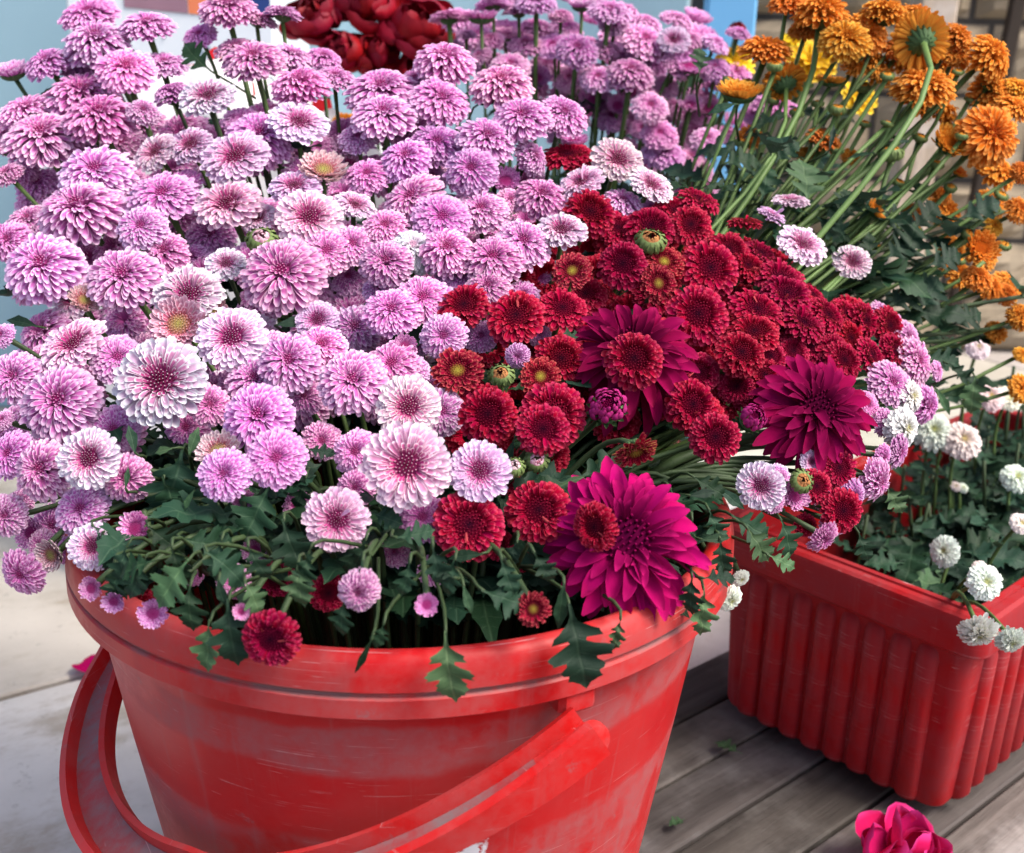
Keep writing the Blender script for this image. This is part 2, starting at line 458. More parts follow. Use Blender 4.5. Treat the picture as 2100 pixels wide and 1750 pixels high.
# ground and paving tiles
g = MB().box(-30, 30, -30, 30, GZ - 0.3, GZ - 0.012).build('ground', M['ground'])
tag(g, 'dark ground under the paving stones', 'ground', kind='structure')
pave = empty('pavement', (0, 0, GZ)); tag(pave, 'grey and beige stone paving around the boards', 'pavement', kind='structure')
TW, TH, JX, JY = 0.50, 0.40, 0.052, 1.001
for i in range(-4, 5):
    for j in range(-4, 5):
        x0, y0 = JX + i * TW, JY + j * TH
        g_ = 0.0032
        r2 = random.Random(i * 31 + j)
        o = MB().box(g_, TW - g_, g_, TH - g_, -0.025, r2.uniform(-0.001, 0.001), 0.0022).build('paving_stone', M['stone'], pave)
        o.matrix_local = FRAME @ Matrix.Translation((x0, y0, 0))
        w_ = 1.0 if j < 0 else 0.85
        o.color = (w_ * r2.uniform(0.92, 1.0), w_ * r2.uniform(0.92, 0.98) * (1 if j < 0 else 0.97), w_ * r2.uniform(0.93, 1.0) * (1 if j < 0 else 0.88), 1)

# the wooden platform: boards on battens
PA = R(40)
PF = Matrix.Rotation(PA, 4, 'Z')
plat = empty('wooden_platform', (0, 0, GZ))
tag(plat, 'low platform of weathered grey boards under the red bucket and planter', 'platform')
yy = 0.562
k = 0
while yy > -0.5:
    wd = 0.050 + 0.010 * random.random()
    o = MB().box(-0.75, 1.45, -wd + 0.0015, -0.0015, -0.024, random.uniform(-0.0012, 0.0), 0.0016).build('plank', M['board'], plat)
    o.matrix_local = PF @ Matrix.Translation((0.013 * random.random(), yy, -GZ))
    q = random.uniform(0.72, 1.05)
    o.color = (q, q * random.uniform(0.96, 1.0), q * random.uniform(0.92, 1.0), 1)
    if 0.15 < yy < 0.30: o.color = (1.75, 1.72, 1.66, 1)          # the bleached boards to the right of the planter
    yy -= wd
    k += 1
for bx_ in (-0.6, -0.1, 0.4, 0.9, 1.35):
    o = MB().box(bx_ - 0.03, bx_ + 0.03, -0.50, 0.545, 0.0, 0.0345, 0.002).build('batten', M['batten'], plat)
    o.matrix_local = PF

# ------------------------------------------------------------------ behind: blue board, carton, stone wall, post
def vwall(name, x0, x1, y, z0, z1, th, mat, label, cat, kind=None):
    root = MB().box(x0, x1, y, y + th, z0, z1, 0.004).build(name, mat)
    tag(root, label, cat, kind=kind)
    return root
vwall('painted_board', -1.7, 0.25, 1.75, GZ, 1.25, 0.03, M['blue'], 'pale blue painted board standing upright behind the flowers at left', 'board')
vwall('blue_board', 0.255, 0.325, 1.62, GZ, 0.95, 0.03, M['bright_blue'], 'bright blue board behind the pale purple flowers, top middle', 'board')
wall = MB().box(0.36, 3.0, 2.30, 2.5, GZ, 1.6).build('stone_wall', M['wall_gap'])
tag(wall, 'rough beige stone wall behind the orange chrysanthemums', 'wall')
zz = GZ
row = 0
while zz < 1.5:
    h = random.uniform(0.10, 0.17)
    xx = 0.37 - (0.08 if row % 2 else 0)
    while xx < 2.6:
        wd = random.uniform(0.16, 0.32)
        v, f = [], []
        n_ = 6
        for a in range(n_ + 1):
            for b in range(n_ + 1):
                u_, v_ = a / n_, b / n_
                edge = min(u_, 1 - u_, v_, 1 - v_)
                v.append((max(xx + u_ * (wd - 0.012), 0.362), 2.30 - 0.035 * min(1, edge * 5) * (0.7 + 0.5 * random.random()) - 0.002, zz + v_ * (h - 0.012)))
        for a in range(n_):
            for b in range(n_):
                f.append((a * (n_ + 1) + b, (a + 1) * (n_ + 1) + b, (a + 1) * (n_ + 1) + b + 1, a * (n_ + 1) + b + 1))
        o = MB().add(v, f).build('stone', M['wallstone'], wall)
        xx += wd
    zz += h
    row += 1
pz = 1.95
po = MB().box(-0.033, 0.033, -0.03, 0.03, 0, 1.5, 0.004).build('wooden_post', M['post'])
pp = at(1912, 40, pz)
po.location = (pp.x, pp.y, GZ)
tag(po, 'pale square wooden post standing behind the orange flowers', 'post')
p2 = MB().box(-0.012, 0.012, -0.012, 0.012, 0, 1.5, 0.002).build('dark_pole', M['batten'])
pp = at(2040, 40, 2.0)
p2.location = (pp.x, pp.y, GZ); p2.rotation_euler = (0, R(3), 0)
tag(p2, 'thin dark pole leaning in front of the stone wall', 'pole')

# white carton with print, upper left
cz = 1.40
c0 = at(135, 10, cz); c1 = at(560, 10, cz)
ct = empty('carton', (c0.x, c0.y, GZ))
tag(ct, 'white printed carton behind the leftmost tall purple flowers', 'carton')
cw, ch = c1.x - c0.x, c0.z - GZ + 0.07
MB().box(0, cw, 0, 0.25, 0, ch, 0.003).build('box', M['carton'], ct)
zt = at(300, 16, cz).z - GZ
def patch(poly, mat, name='print'):
    MB().add([(x, -0.0015, z) for x, z in poly] + [(x, -0.0005, z) for x, z in poly],
             [tuple(range(len(poly)))] + [(i, i + len(poly), (i + 1) % len(poly) + len(poly), (i + 1) % len(poly)) for i in range(len(poly))]).build(name, mat, ct)
sl = -0.03
patch([(0.075, zt), (0.155, zt - 0.006), (0.155, ch - .004), (0.075, ch - .004)], M['mauve_print'])
patch([(0.1565, zt - 0.006), (0.187, zt - 0.008), (0.215, ch - .004), (0.1565, ch - .004)], M['orange_print'])
patch([(0.1885, zt - 0.008), (cw - .003, zt - 0.012), (cw - .003, ch - .004), (0.2165, ch - .004)], M['navy'])
for (lx, lz, lw, lh) in ((0.098, 0.028, 0.008, 0.013), (0.110, 0.030, 0.008, 0.010), (0.122, 0.031, 0.006, 0.010), (0.166, 0.052, 0.009, 0.012), (0.178, 0.050, 0.007, 0.010)):
    b = MB()
    pts = [(lx + lw * .5 * math.cos(a), -0.001, zt - lz + lh * .5 * math.sin(a)) for a in [R(d) for d in range(-120, 200, 32)]]
    b.tube(pts, 0.0011, 5).build('lettering', M['grey_print'], ct)

# white wrapped bundle with red print, between the stems upper left
wz = 1.12
w0 = at(60, 265, wz); w1 = at(800, 130, wz)
wr = empty('wrapped_bundle', (w0.x, w0.y, GZ))
tag(wr, 'white paper package with red print behind the purple stems', 'package')
ww, wh = w1.x - w0.x, w1.z - GZ
v, f = [], []
nx, nz = 24, 10
for i in range(nx + 1):
    for j in range(nz + 1):
        u_, v_ = i / nx, j / nz
        bul = 0.05 * (1 - (2 * u_ - 1) ** 2) ** .5 + 0.006 * math.sin(u_ * 31 + v_ * 3) * v_
        top = wh * v_ * (1 - 0.16 * (2 * u_ - 1) ** 2 * v_) + 0.006 * math.sin(u_ * 23) * v_
        v.append((u_ * ww, -bul, top))
nv0 = len(v)
for i in range(nx + 1):
    for j in range(nz + 1):
        a = v[i * (nz + 1) + j]
        v.append((a[0], 0.10, a[2] * 0.97))
idx = lambda i, j, s=0: s * nv0 + i * (nz + 1) + j
for i in range(nx):
    for j in range(nz):
        f.append((idx(i, j), idx(i + 1, j), idx(i + 1, j + 1), idx(i, j + 1)))
        f.append((idx(i, j, 1), idx(i, j + 1, 1), idx(i + 1, j + 1, 1), idx(i + 1, j, 1)))
    f.append((idx(i, nz), idx(i + 1, nz), idx(i + 1, nz, 1), idx(i, nz, 1)))
for j in range(nz):
    f.append((idx(0, j), idx(0, j + 1), idx(0, j + 1, 1), idx(0, j, 1)))
    f.append((idx(nx, j), idx(nx, j, 1), idx(nx, j + 1, 1), idx(nx, j + 1)))
MB().add(v, f).build('paper', M['wrap'], wr, smooth=True)
for (px, py, pw, ph) in ((440, 115, 26, 34), (395, 138, 36, 12), (512, 185, 22, 40), (540, 168, 16, 30), (660, 215, 40, 26), (480, 205, 30, 18), (735, 225, 26, 40), (600, 268, 30, 18)):
    p = at(px, py, wz - 0.055) - Vector((w0.x, w0.y, GZ))
    s = wz / FPX
    a, b = pw * s / 2, ph * s / 2
    pl = [(-a, -b * .6), (0, -b), (a, -b * .4), (a * .8, b * .7), (a * .1, b), (-a * .9, b * .5)]
    MB().add([(p.x + x, p.y, p.z + z) for x, z in pl] + [(p.x + x, p.y + 0.003, p.z + z) for x, z in pl],
             [tuple(range(6))] + [(i, i + 6, (i + 1) % 6 + 6, (i + 1) % 6) for i in range(6)]).build('print', M['red_print'], wr)

# ================================================================== containers
BK = Vector((-0.054, 0.538, 0.0))
M['bucket'] = red_plastic('worn_red_bucket', (0.50, 0.004, 0.006), (0.37, 0.10, 0.105), bands=[(0.195, 0.243, 0.006), (0.262, 0.2785, 0.004)], dustamt=0.85, spot=(0.036, -0.143, 0.190, 0.013))
M['rim'] = red_plastic('worn_red_rim', (0.50, 0.004, 0.006), (0.36, 0.12, 0.12), dustamt=0.48, groove=(0.2882, 0.0024))
M['handle'] = red_plastic('red_handle', (0.56, 0.007, 0.007), (0.40, 0.13, 0.13), dustamt=0.4)
M['channel'] = red_plastic('dusty_channel', (0.38, 0.03, 0.035), (0.22, 0.17, 0.175), dustamt=1.0, rough=(0.5, 0.8))
M['planter'] = red_plastic('worn_red_planter', (0.36, 0.003, 0.006), (0.25, 0.045, 0.055), dustamt=0.5, round_=False)

def make_bucket(loc, sc, label, handle=True, group=None):
    root = empty('bucket', loc)
    root.scale = (sc, sc, sc * 0.986)
    tag(root, label, 'bucket', group)
    body = MB().lathe([(0.0, 0.001), (0.112, 0.001), (0.1155, 0.003), (0.1168, 0.008), (0.134, 0.10), (0.1485, 0.195), (0.1605, 0.2795)], 96)
    o = body.build('body', M['bucket'], root); autosmooth(o, 40)
    inner = MB().lathe([(0.1565, 0.295), (0.1445, 0.195), (0.130, 0.10), (0.112, 0.008), (0.0, 0.006)], 96)
    o = inner.build('inner_wall', M['bucket'], root); autosmooth(o, 40)
    rim = MB().lathe([(0.1600, 0.2780), (0.1695, 0.2770), (0.1708, 0.2780), (0.1706, 0.2862), (0.1698, 0.2870), (0.1688, 0.2873), (0.1688, 0.2887), (0.1698, 0.2890), (0.1705, 0.2898), (0.1702, 0.2960), (0.1692, 0.3012), (0.1672, 0.3042), (0.1640, 0.3052), (0.1608, 0.3040), (0.1582, 0.3012), (0.1566, 0.2950)], 128)
    o = rim.build('rim', M['rim'], root); autosmooth(o, 40)
    if not handle: return root
    ph, tau, Rh = R(-60), R(31), 0.199
    A = Vector((math.cos(ph), math.sin(ph), 0)); D0 = Vector((math.cos(ph - math.pi / 2), math.sin(ph - math.pi / 2), 0))
    D = D0 * math.cos(tau) - Vector((0, 0, 1)) * math.sin(tau)
    Nn = A.cross(D).normalized()
    if Nn.z < 0: Nn = -Nn
    cz_ = Vector((0, 0, 0.270))
    for s in (1, -1):
        lug = MB().box(-0.009, 0.009, -0.006, 0.0055, -0.004, 0.0145, 0.0025)
        o = lug.build('handle_lug', M['rim'], root)
        o.matrix_local = Matrix.Translation(cz_ + A * s * 0.1635) @ Matrix.Rotation(ph + (0 if s > 0 else math.pi) - math.pi / 2, 4, 'Z')
    prof = lambda wd: [(-wd, 0.0), (-wd, 0.0095), (-wd + 0.0028, 0.0105), (-wd + 0.0045, 0.0035), (0.0, 0.0030), (wd - 0.0055, 0.0035), (wd - 0.0040, 0.0110), (wd, 0.0105), (wd, -0.001)]
    n = 72
    v, f = [], []
    np_ = 9
    for i in range(n + 1):
        th = R(1) + (math.pi - R(2)) * i / n
        p = cz_ + A * (0.1800 * math.cos(th)) + D * (Rh * math.sin(th))
        T = (A * (-0.1800 * math.sin(th)) + D * (Rh * math.cos(th))).normalized()
        Rr = T.cross(Nn)
        if Rr.dot(p - cz_) < 0: Rr = -Rr
        gx = abs(th - math.pi / 2)
        wd = 0.0100 + 0.0030 * (1 - min(1, max(0, (gx - 0.50) / 0.12))) - 0.001 * min(1, max(0, (gx - 1.3) / 0.3))
        fl = 0.0055 * min(1, max(0, (gx - 1.15) / 0.35))
        for q_, (a, b) in enumerate(prof(wd)):
            v.append(p + Rr * a + Nn * (b - 0.004 - (fl if q_ == 8 else 0) + (fl * .2 if q_ in (6, 7) else 0)))
    for i in range(n):
        for q in range(np_):
            q2 = (q + 1) % np_
            f.append((i * np_ + q, i * np_ + q2, (i + 1) * np_ + q2, (i + 1) * np_ + q))
    f.append(tuple(range(np_))); f.append(tuple(n * np_ + q for q in range(np_ - 1, -1, -1)))
    hd = MB().add(v, f).build('handle', M['handle'], root); autosmooth(hd, 35)
    # dust lying in the channel of the handle
    v2, f2 = [], []
    for i in range(3, n - 2):
        b_ = i * np_
        for q in (3, 4, 5):
            p = Vector(v[b_ + q]); v2.append(p + (Vector(v[b_ + 2]) - Vector(v[b_ + 0])).normalized() * 0.0003)
    for i in range(n - 6):
        for q in range(2):
            f2.append((i * 3 + q, i * 3 + q + 1, i * 3 + 4 + q, i * 3 + 3 + q))
    o = MB().add(v2, f2).build('channel', M['channel'], hd, smooth=True)
    for s in (1, -1):
        pc = cz_ + A * s * 0.1868 - Nn * 0.0010 + D * 0.0075
        b = MB().lathe([(0.0, 0.0016), (0.0074, 0.0016), (0.0083, 0.0012), (0.0087, 0.0002), (0.0087, -0.003)], 32)
        o = b.build('pivot_cap', M['handle'], hd); autosmooth(o, 40)
        o.matrix_local = Matrix.Translation(pc) @ (A * s).to_track_quat('Z', 'Y').to_matrix().to_4x4()
    return root
make_bucket(BK, 1.0, 'scuffed red plastic bucket with handle, holding purple and crimson chrysanthemums')
BK2 = Vector((0.03, 1.06, GZ)); make_bucket(BK2, 0.9, 'red bucket hidden behind, holding the far pale purple flowers', handle=False)
BK3 = Vector((-0.15, 1.30, GZ)); make_bucket(BK3, 0.9, 'red bucket at the back holding the dark red roses', handle=False)

# planter box
PN = Vector((0.311, 0.650, 0.0))
LB, LA, PH, TP, FT = 0.46, 0.205, 0.178, 0.007, 0.009     # length, width, height, taper, foot
pl = empty('planter_box', PN)
pl.rotation_euler = (0, 0, PA + R(3))
tag(pl, 'ribbed red plastic planter box holding small white chrysanthemums', 'planter')
def rrect(x0, x1, y0, y1, rad, z, n=5):
    out = []
    for (cx, cy, a0) in ((x1 - rad, y0 + rad, -90), (x1 - rad, y1 - rad, 0), (x0 + rad, y1 - rad, 90), (x0 + rad, y0 + rad, 180)):
        for i in range(n + 1):
            a = R(a0 + 90 * i / n)
            out.append((cx + rad * math.cos(a), cy + rad * math.sin(a), z))
    return out
def loft(rings, cap0=False, cap1=False):
    b = MB(); n = len(rings[0]); v = [p for r_ in rings for p in r_]; f = []
    for i in range(len(rings) - 1):
        for k in range(n):
            k2 = (k + 1) % n
            f.append((i * n + k, i * n + k2, (i + 1) * n + k2, (i + 1) * n + k))
    if cap0: f.append(tuple(range(n - 1, -1, -1)))
    if cap1: f.append(tuple((len(rings) - 1) * n + k for k in range(n)))
    return b.add(v, f)
def pr(z, off, rad=0.012):
    t_ = TP * (1 - (z - FT) / (PH - FT)) + off
    return rrect(t_, LB - t_, t_, LA - t_, rad, z)
o = loft([pr(FT, 0.006), pr(FT + 0.003, 0.001), pr(FT + 0.007, 0), pr(PH - 0.02, 0)], cap0=True).build('body', M['planter'], pl); autosmooth(o, 40)
o = loft([pr(PH - 0.004, 0.004), pr(FT + 0.004, 0.004)], cap1=True).build('inner_wall', M['planter'], pl); autosmooth(o, 40)
rm = [(0.0, PH - 0.031), (-0.0095, PH - 0.031), (-0.0115, PH - 0.029), (-0.0122, PH - 0.0065), (-0.0112, PH - 0.0030), (-0.0085, PH - 0.0012), (-0.0030, PH - 0.0012), (-0.0024, PH - 0.0024), (-0.0012, PH - 0.0024), (-0.0006, PH - 0.0004), (0.0032, PH), (0.0048, PH - 0.0014), (0.0054, PH - 0.006)]
o = loft([rrect(a, LB - a, a, LA - a, 0.013, z) for a, z in rm]).build('rim', M['planter'], pl); autosmooth(o, 28)
def rib(length, rad):
    v, f = [], []
    n = 8
    zs = [0.0, 0.15, 0.5, 1.0] 
    prof = [(0.0, 0.25), (0.002, 0.7), (0.006, 1.0), (length - 0.010, 1.0), (length - 0.004, 0.75), (length, 0.2)]
    for (z, s) in prof:
        for k in range(n + 1):
            a = math.pi * k / n
            v.append((rad * math.cos(a) * (0.6 + 0.4 * s), -rad * 1.0 * math.sin(a) ** .8 * s + 0.001, z))
    for i in range(len(prof) - 1):
        for k in range(n):
            f.append((i * (n + 1) + k, i * (n + 1) + k + 1, (i + 1) * (n + 1) + k + 1, (i + 1) * (n + 1) + k))
    return MB().add(v, f).mesh('rib', M['planter'], True)
rm_ = rib(PH - 0.029 - FT - 0.010, 0.0088)
z0 = FT + 0.002
slope = TP / (PH - FT)
SH = Matrix.Identity(4); SH[1][2] = -slope           # lean outwards with the wall
def place_rib(mat):
    o = link('rib', rm_, pl); o.matrix_local = mat
nr = 8
for i in range(nr):
    yy_ = 0.022 + (LA - 0.044) * (i + 0.5) / nr
    t_ = TP * (1 - (z0 - FT) / (PH - FT))
    place_rib(Matrix.Translation((t_, yy_, z0)) @ Matrix.Rotation(R(-90), 4, 'Z') @ SH)
nr = 19
for i in range(nr):
    xx_ = 0.026 + (LB - 0.05) * (i + 0.5) / nr
    t_ = TP * (1 - (z0 - FT) / (PH - FT))
    place_rib(Matrix.Translation((xx_, t_, z0)) @ SH)
    place_rib(Matrix.Translation((xx_, LA - t_, z0)) @ Matrix.Rotation(R(180), 4, 'Z') @ SH)
for (fx, fy) in ((0.03, 0.03), (LB - 0.07, 0.03), (0.03, LA - 0.07), (LB - 0.07, LA - 0.07)):
    MB().box(fx, fx + 0.05, fy, fy + 0.05, 0.0005, FT + 0.001, 0.002).build('foot', M['planter'], pl)
PLM = Matrix.Translation(PN) @ Matrix.Rotation(PA + R(3), 4, 'Z')

# ================================================================== flowers: petals, blooms, stems, leaves
SPOON = ([0, .3, .55, .78, .92, 1.0], [.34, .60, .88, 1.0, .86, .42])
BLUNT = ([0, .35, .6, .8, .93, 1.0], [.40, .72, .95, 1.0, .80, .35])
POINT = ([0, .3, .55, .75, .9, 1.0], [.42, .80, 1.0, .93, .62, .12])
WIDE = ([0, .2, .45, .7, .9, 1.0], [.35, .75, 1.0, 1.0, .78, .40])

def petal_geo(P0, Cc, P1, W, cup, prof, t, nu=4, tipcurl=0.0, base_t=None):
    vs_, ws = prof
    V, uvp, uvr, F = [], [], [], []
    for j, s in enumerate(vs_):
        a, b, c = (1 - s) ** 2, 2 * s * (1 - s), s * s
        r_ = a * P0[0] + b * Cc[0] + c * P1[0]; z_ = a * P0[1] + b * Cc[1] + c * P1[1]
        dr = 2 * (1 - s) * (Cc[0] - P0[0]) + 2 * s * (P1[0] - Cc[0]); dz = 2 * (1 - s) * (Cc[1] - P0[1]) + 2 * s * (P1[1] - Cc[1])
        L = math.hypot(dr, dz) or 1
        nx_, nz_ = -dz / L, dr / L
        hw = W * 0.5 * ws[j]
        for i in range(nu + 1):
            q = 2 * i / nu - 1
            off = cup * hw * q * q + tipcurl * W * max(0, s - 0.75) * 2
            V.append((r_ + nx_ * off, q * hw * (1 - 0.12 * cup * q * q), z_ + nz_ * off))
            uvp.append((i / nu, s)); uvr.append((t, s))
    n = nu + 1
    for j in range(len(vs_) - 1):
        for i in range(nu):
            F.append((j * n + i, (j + 1) * n + i, (j + 1) * n + i + 1, j * n + i + 1))
    return np.array(V), F, uvp, uvr

def knob_geo(rad, n, z0, dome, size, t0, t1, seed=0):
    """tight unopened florets: little blunt spikes in a sunflower spiral"""
    V, F, P_, R_ = [], [], [], []
    rr = random.Random(seed)
    for k in range(n):
        q = (k + 0.5) / n
        r_ = rad * math.sqrt(q); a = k * 2.39996
        x, y, z = r_ * math.cos(a), r_ * math.sin(a), z0 + dome * (1 - q)
        s = size * (0.75 + 0.5 * q) * rr.uniform(0.85, 1.15)
        lean = 0.5 * q
        b = len(V)
        for (ring, hh, sc) in ((0, -0.8, .75), (1, 0.9, 1.0)):
            for i in range(4):
                an = a + math.pi / 2 * i
                V.append((x + math.cos(an) * s * sc + math.cos(a) * lean * s * hh, y + math.sin(an) * s * sc + math.sin(a) * lean * s * hh, z + hh * s * 1.3))
                P_.append((0.5, 0.3 + 0.5 * ring)); R_.append((t0 + (t1 - t0) * q, 0))
        V.append((x + math.cos(a) * lean * s * 1.6, y + math.sin(a) * lean * s * 1.6, z + s * 2.0)); P_.append((0.5, 1.0)); R_.append((t0 + (t1 - t0) * q + 0.06, 1))
        for i in range(4):
            j = (i + 1) % 4
            F += [(b + i, b + j, b + 4 + j, b + 4 + i), (b + 4 + i, b + 4 + j, b + 8)]
    b = len(V)
    V.append((0, 0, z0 + dome - size * .6)); P_.append((.5, .3)); R_.append((t0, 0))
    for i in range(14):
        a = 2 * math.pi * i / 14
        V.append((rad * 1.12 * math.cos(a), rad * 1.12 * math.sin(a), z0 - size * 1.2)); P_.append((.5, .3)); R_.append((t1, 0))
    F += [(b, b + 1 + i, b + 1 + (i + 1) % 14) for i in range(14)]
    return np.array(V), F, P_, R_

# ring = (count, base, control, tip, width, cup, profile, t, jitter)
def dome_rings(W=1.0, n=1.0, prof=SPOON, cup=0.48, h=.9, jit=4):
    tips = [(0.97, -0.13), (1.0, 0.03), (0.95, 0.18), (0.86, 0.32), (0.73, 0.44), (0.56, 0.555), (0.40, 0.60), (0.25, 0.61)]
    ctl = [(0.62, 0.06), (0.60, 0.22), (0.54, 0.40), (0.46, 0.53), (0.37, 0.62), (0.28, 0.66), (0.20, 0.65), (0.13, 0.61)]
    cnt = [35, 37, 36, 33, 29, 24, 18, 11]
    wid = [.195, .19, .185, .17, .155, .14, .12, .105]
    return [(max(5, round(cnt[k] * n)), (0.10, 0.0 + 0.02 * k), (ctl[k][0], ctl[k][1] * h), (tips[k][0], tips[k][1] * h), wid[k] * W, cup, prof, 1 - k / 8.5, jit) for k in range(8)]

def open_rings():
    tips = [(1.0, 0.02), (0.95, 0.12), (0.86, 0.20), (0.75, 0.255), (0.64, 0.285), (0.53, 0.295), (0.43, 0.29), (0.345, 0.27)]
    ctl = [(0.55, 0.10), (0.52, 0.22), (0.47, 0.29), (0.42, 0.32), (0.36, 0.335), (0.31, 0.33), (0.27, 0.31), (0.235, 0.28)]
    cnt = [25, 28, 28, 27, 25, 22, 18, 15]; wid = [.25, .225, .20, .175, .145, .115, .095, .08]; ts = [1.0, .96, .88, .76, .62, .48, .36, .26]
    return [(cnt[k], (0.22, 0.02 * k), (ctl[k][0] * .8 + .15, ctl[k][1]), tips[k], wid[k], 0.42, SPOON, ts[k], 5) for k in range(8)]

def cup_rings():
    tips = [(1.0, 0.40), (0.90, 0.42), (0.76, 0.38), (0.62, 0.33), (0.5, 0.29)]
    ctl = [(0.75, 0.05), (0.62, 0.16), (0.5, 0.2), (0.42, 0.22), (0.36, 0.22)]
    cnt = [24, 25, 24, 22, 20]; wid = [.235, .21, .17, .13, .10]; ts = [1.0, .9, .66, .45, .3]
    return [(cnt[k], (0.36, 0.02 * k), ctl[k], tips[k], wid[k], 0.45, SPOON, ts[k], 5) for k in range(5)]

def red_rings(young=False):
    tips = [(1.0, -0.04), (0.96, 0.10), (0.88, 0.21), (0.78, 0.29), (0.67, 0.34), (0.56, 0.37)]
    if young: tips = [(1.0, 0.14), (0.92, 0.24), (0.82, 0.30), (0.72, 0.33), (0.62, 0.345), (0.53, 0.35)]
    ctl = [(0.55, 0.14), (0.52, 0.26), (0.48, 0.34), (0.42, 0.40), (0.36, 0.42), (0.31, 0.41)]
    cnt = [28, 30, 30, 28, 26, 24]; wid = [.215, .20, .18, .155, .13, .105]; ts = [1.0, .92, .82, .7, .56, .42]
    return [(cnt[k], (0.36 + .01 * k, 0.03 * k), (ctl[k][0] * .72 + .26, ctl[k][1]), tips[k], wid[k], 0.5, BLUNT, ts[k], 8) for k in range(6)]

def big_rings():
    tips = [(0.96, -0.30), (1.0, -0.10), (0.94, 0.10), (0.84, 0.26), (0.71, 0.37), (0.57, 0.44), (0.44, 0.47)]
    ctl = [(0.55, 0.12), (0.53, 0.22), (0.48, 0.34), (0.40, 0.42), (0.32, 0.46), (0.25, 0.46), (0.19, 0.43)]
    cnt = [17, 18, 18, 17, 16, 15, 13]; wid = [.26, .25, .23, .20, .17, .14, .105]; ts = [1.0, .96, .88, .74, .58, .42, .3]
    return [(cnt[k], (0.16, 0.03 * k), ctl[k], tips[k], wid[k], 0.42, POINT, ts[k], 11) for k in range(7)]

def halfbud_rings():
    tips = [(0.82, 0.95), (0.66, 1.02), (0.5, 1.0), (0.36, 0.95)]
    ctl = [(1.25, 0.35), (1.0, 0.55), (0.8, 0.7), (0.6, 0.75)]
    cnt = [13, 14, 13, 11]; wid = [.42, .36, .30, .24]
    return [(cnt[k], (0.35, 0.05 * k), ctl[k], tips[k], wid[k], 0.5, SPOON, 1 - .18 * k, 6) for k in range(4)]

def bud_rings():
    tips = [(0.45, 1.05), (0.34, 1.12), (0.2, 1.12)]
    ctl = [(1.15, 0.6), (0.9, 0.8), (0.6, 0.9)]
    cnt = [12, 11, 8]; wid = [.36, .30, .24]
    return [(cnt[k], (0.5, 0.15 + 0.05 * k), ctl[k], tips[k], wid[k], 0.3, BLUNT, 1 - .2 * k, 5) for k in range(3)]

def daisy_rings():
    return [(12, (0.08, 0), (0.5, 0.22), (1.0, 0.02), .46, 0.3, WIDE, 1.0, 7), (11, (0.08, 0.03), (0.45, 0.32), (0.86, 0.22), .42, 0.35, WIDE, .8, 7), (9, (0.06, 0.05), (0.35, 0.4), (0.62, 0.4), .34, .4, WIDE, .6, 7)]

def rose_rings(jit=11):
    return [(5, (0.10, 0.0), (1.0, -0.05), (1.0, 0.50), 1.25, .45, WIDE, 1.0, jit), (5, (0.10, 0.03), (0.92, 0.08), (0.78, 0.78), 1.1, .6, WIDE, .8, jit), (5, (0.08, 0.06), (0.74, 0.2), (0.52, 0.90), .85, .75, WIDE, .6, jit), (4, (0.06, 0.1), (0.5, 0.3), (0.28, 0.92), .6, .9, WIDE, .35, jit), (3, (0.03, 0.1), (0.28, 0.4), (0.10, 0.88), .4, 1.0, WIDE, .2, jit)]

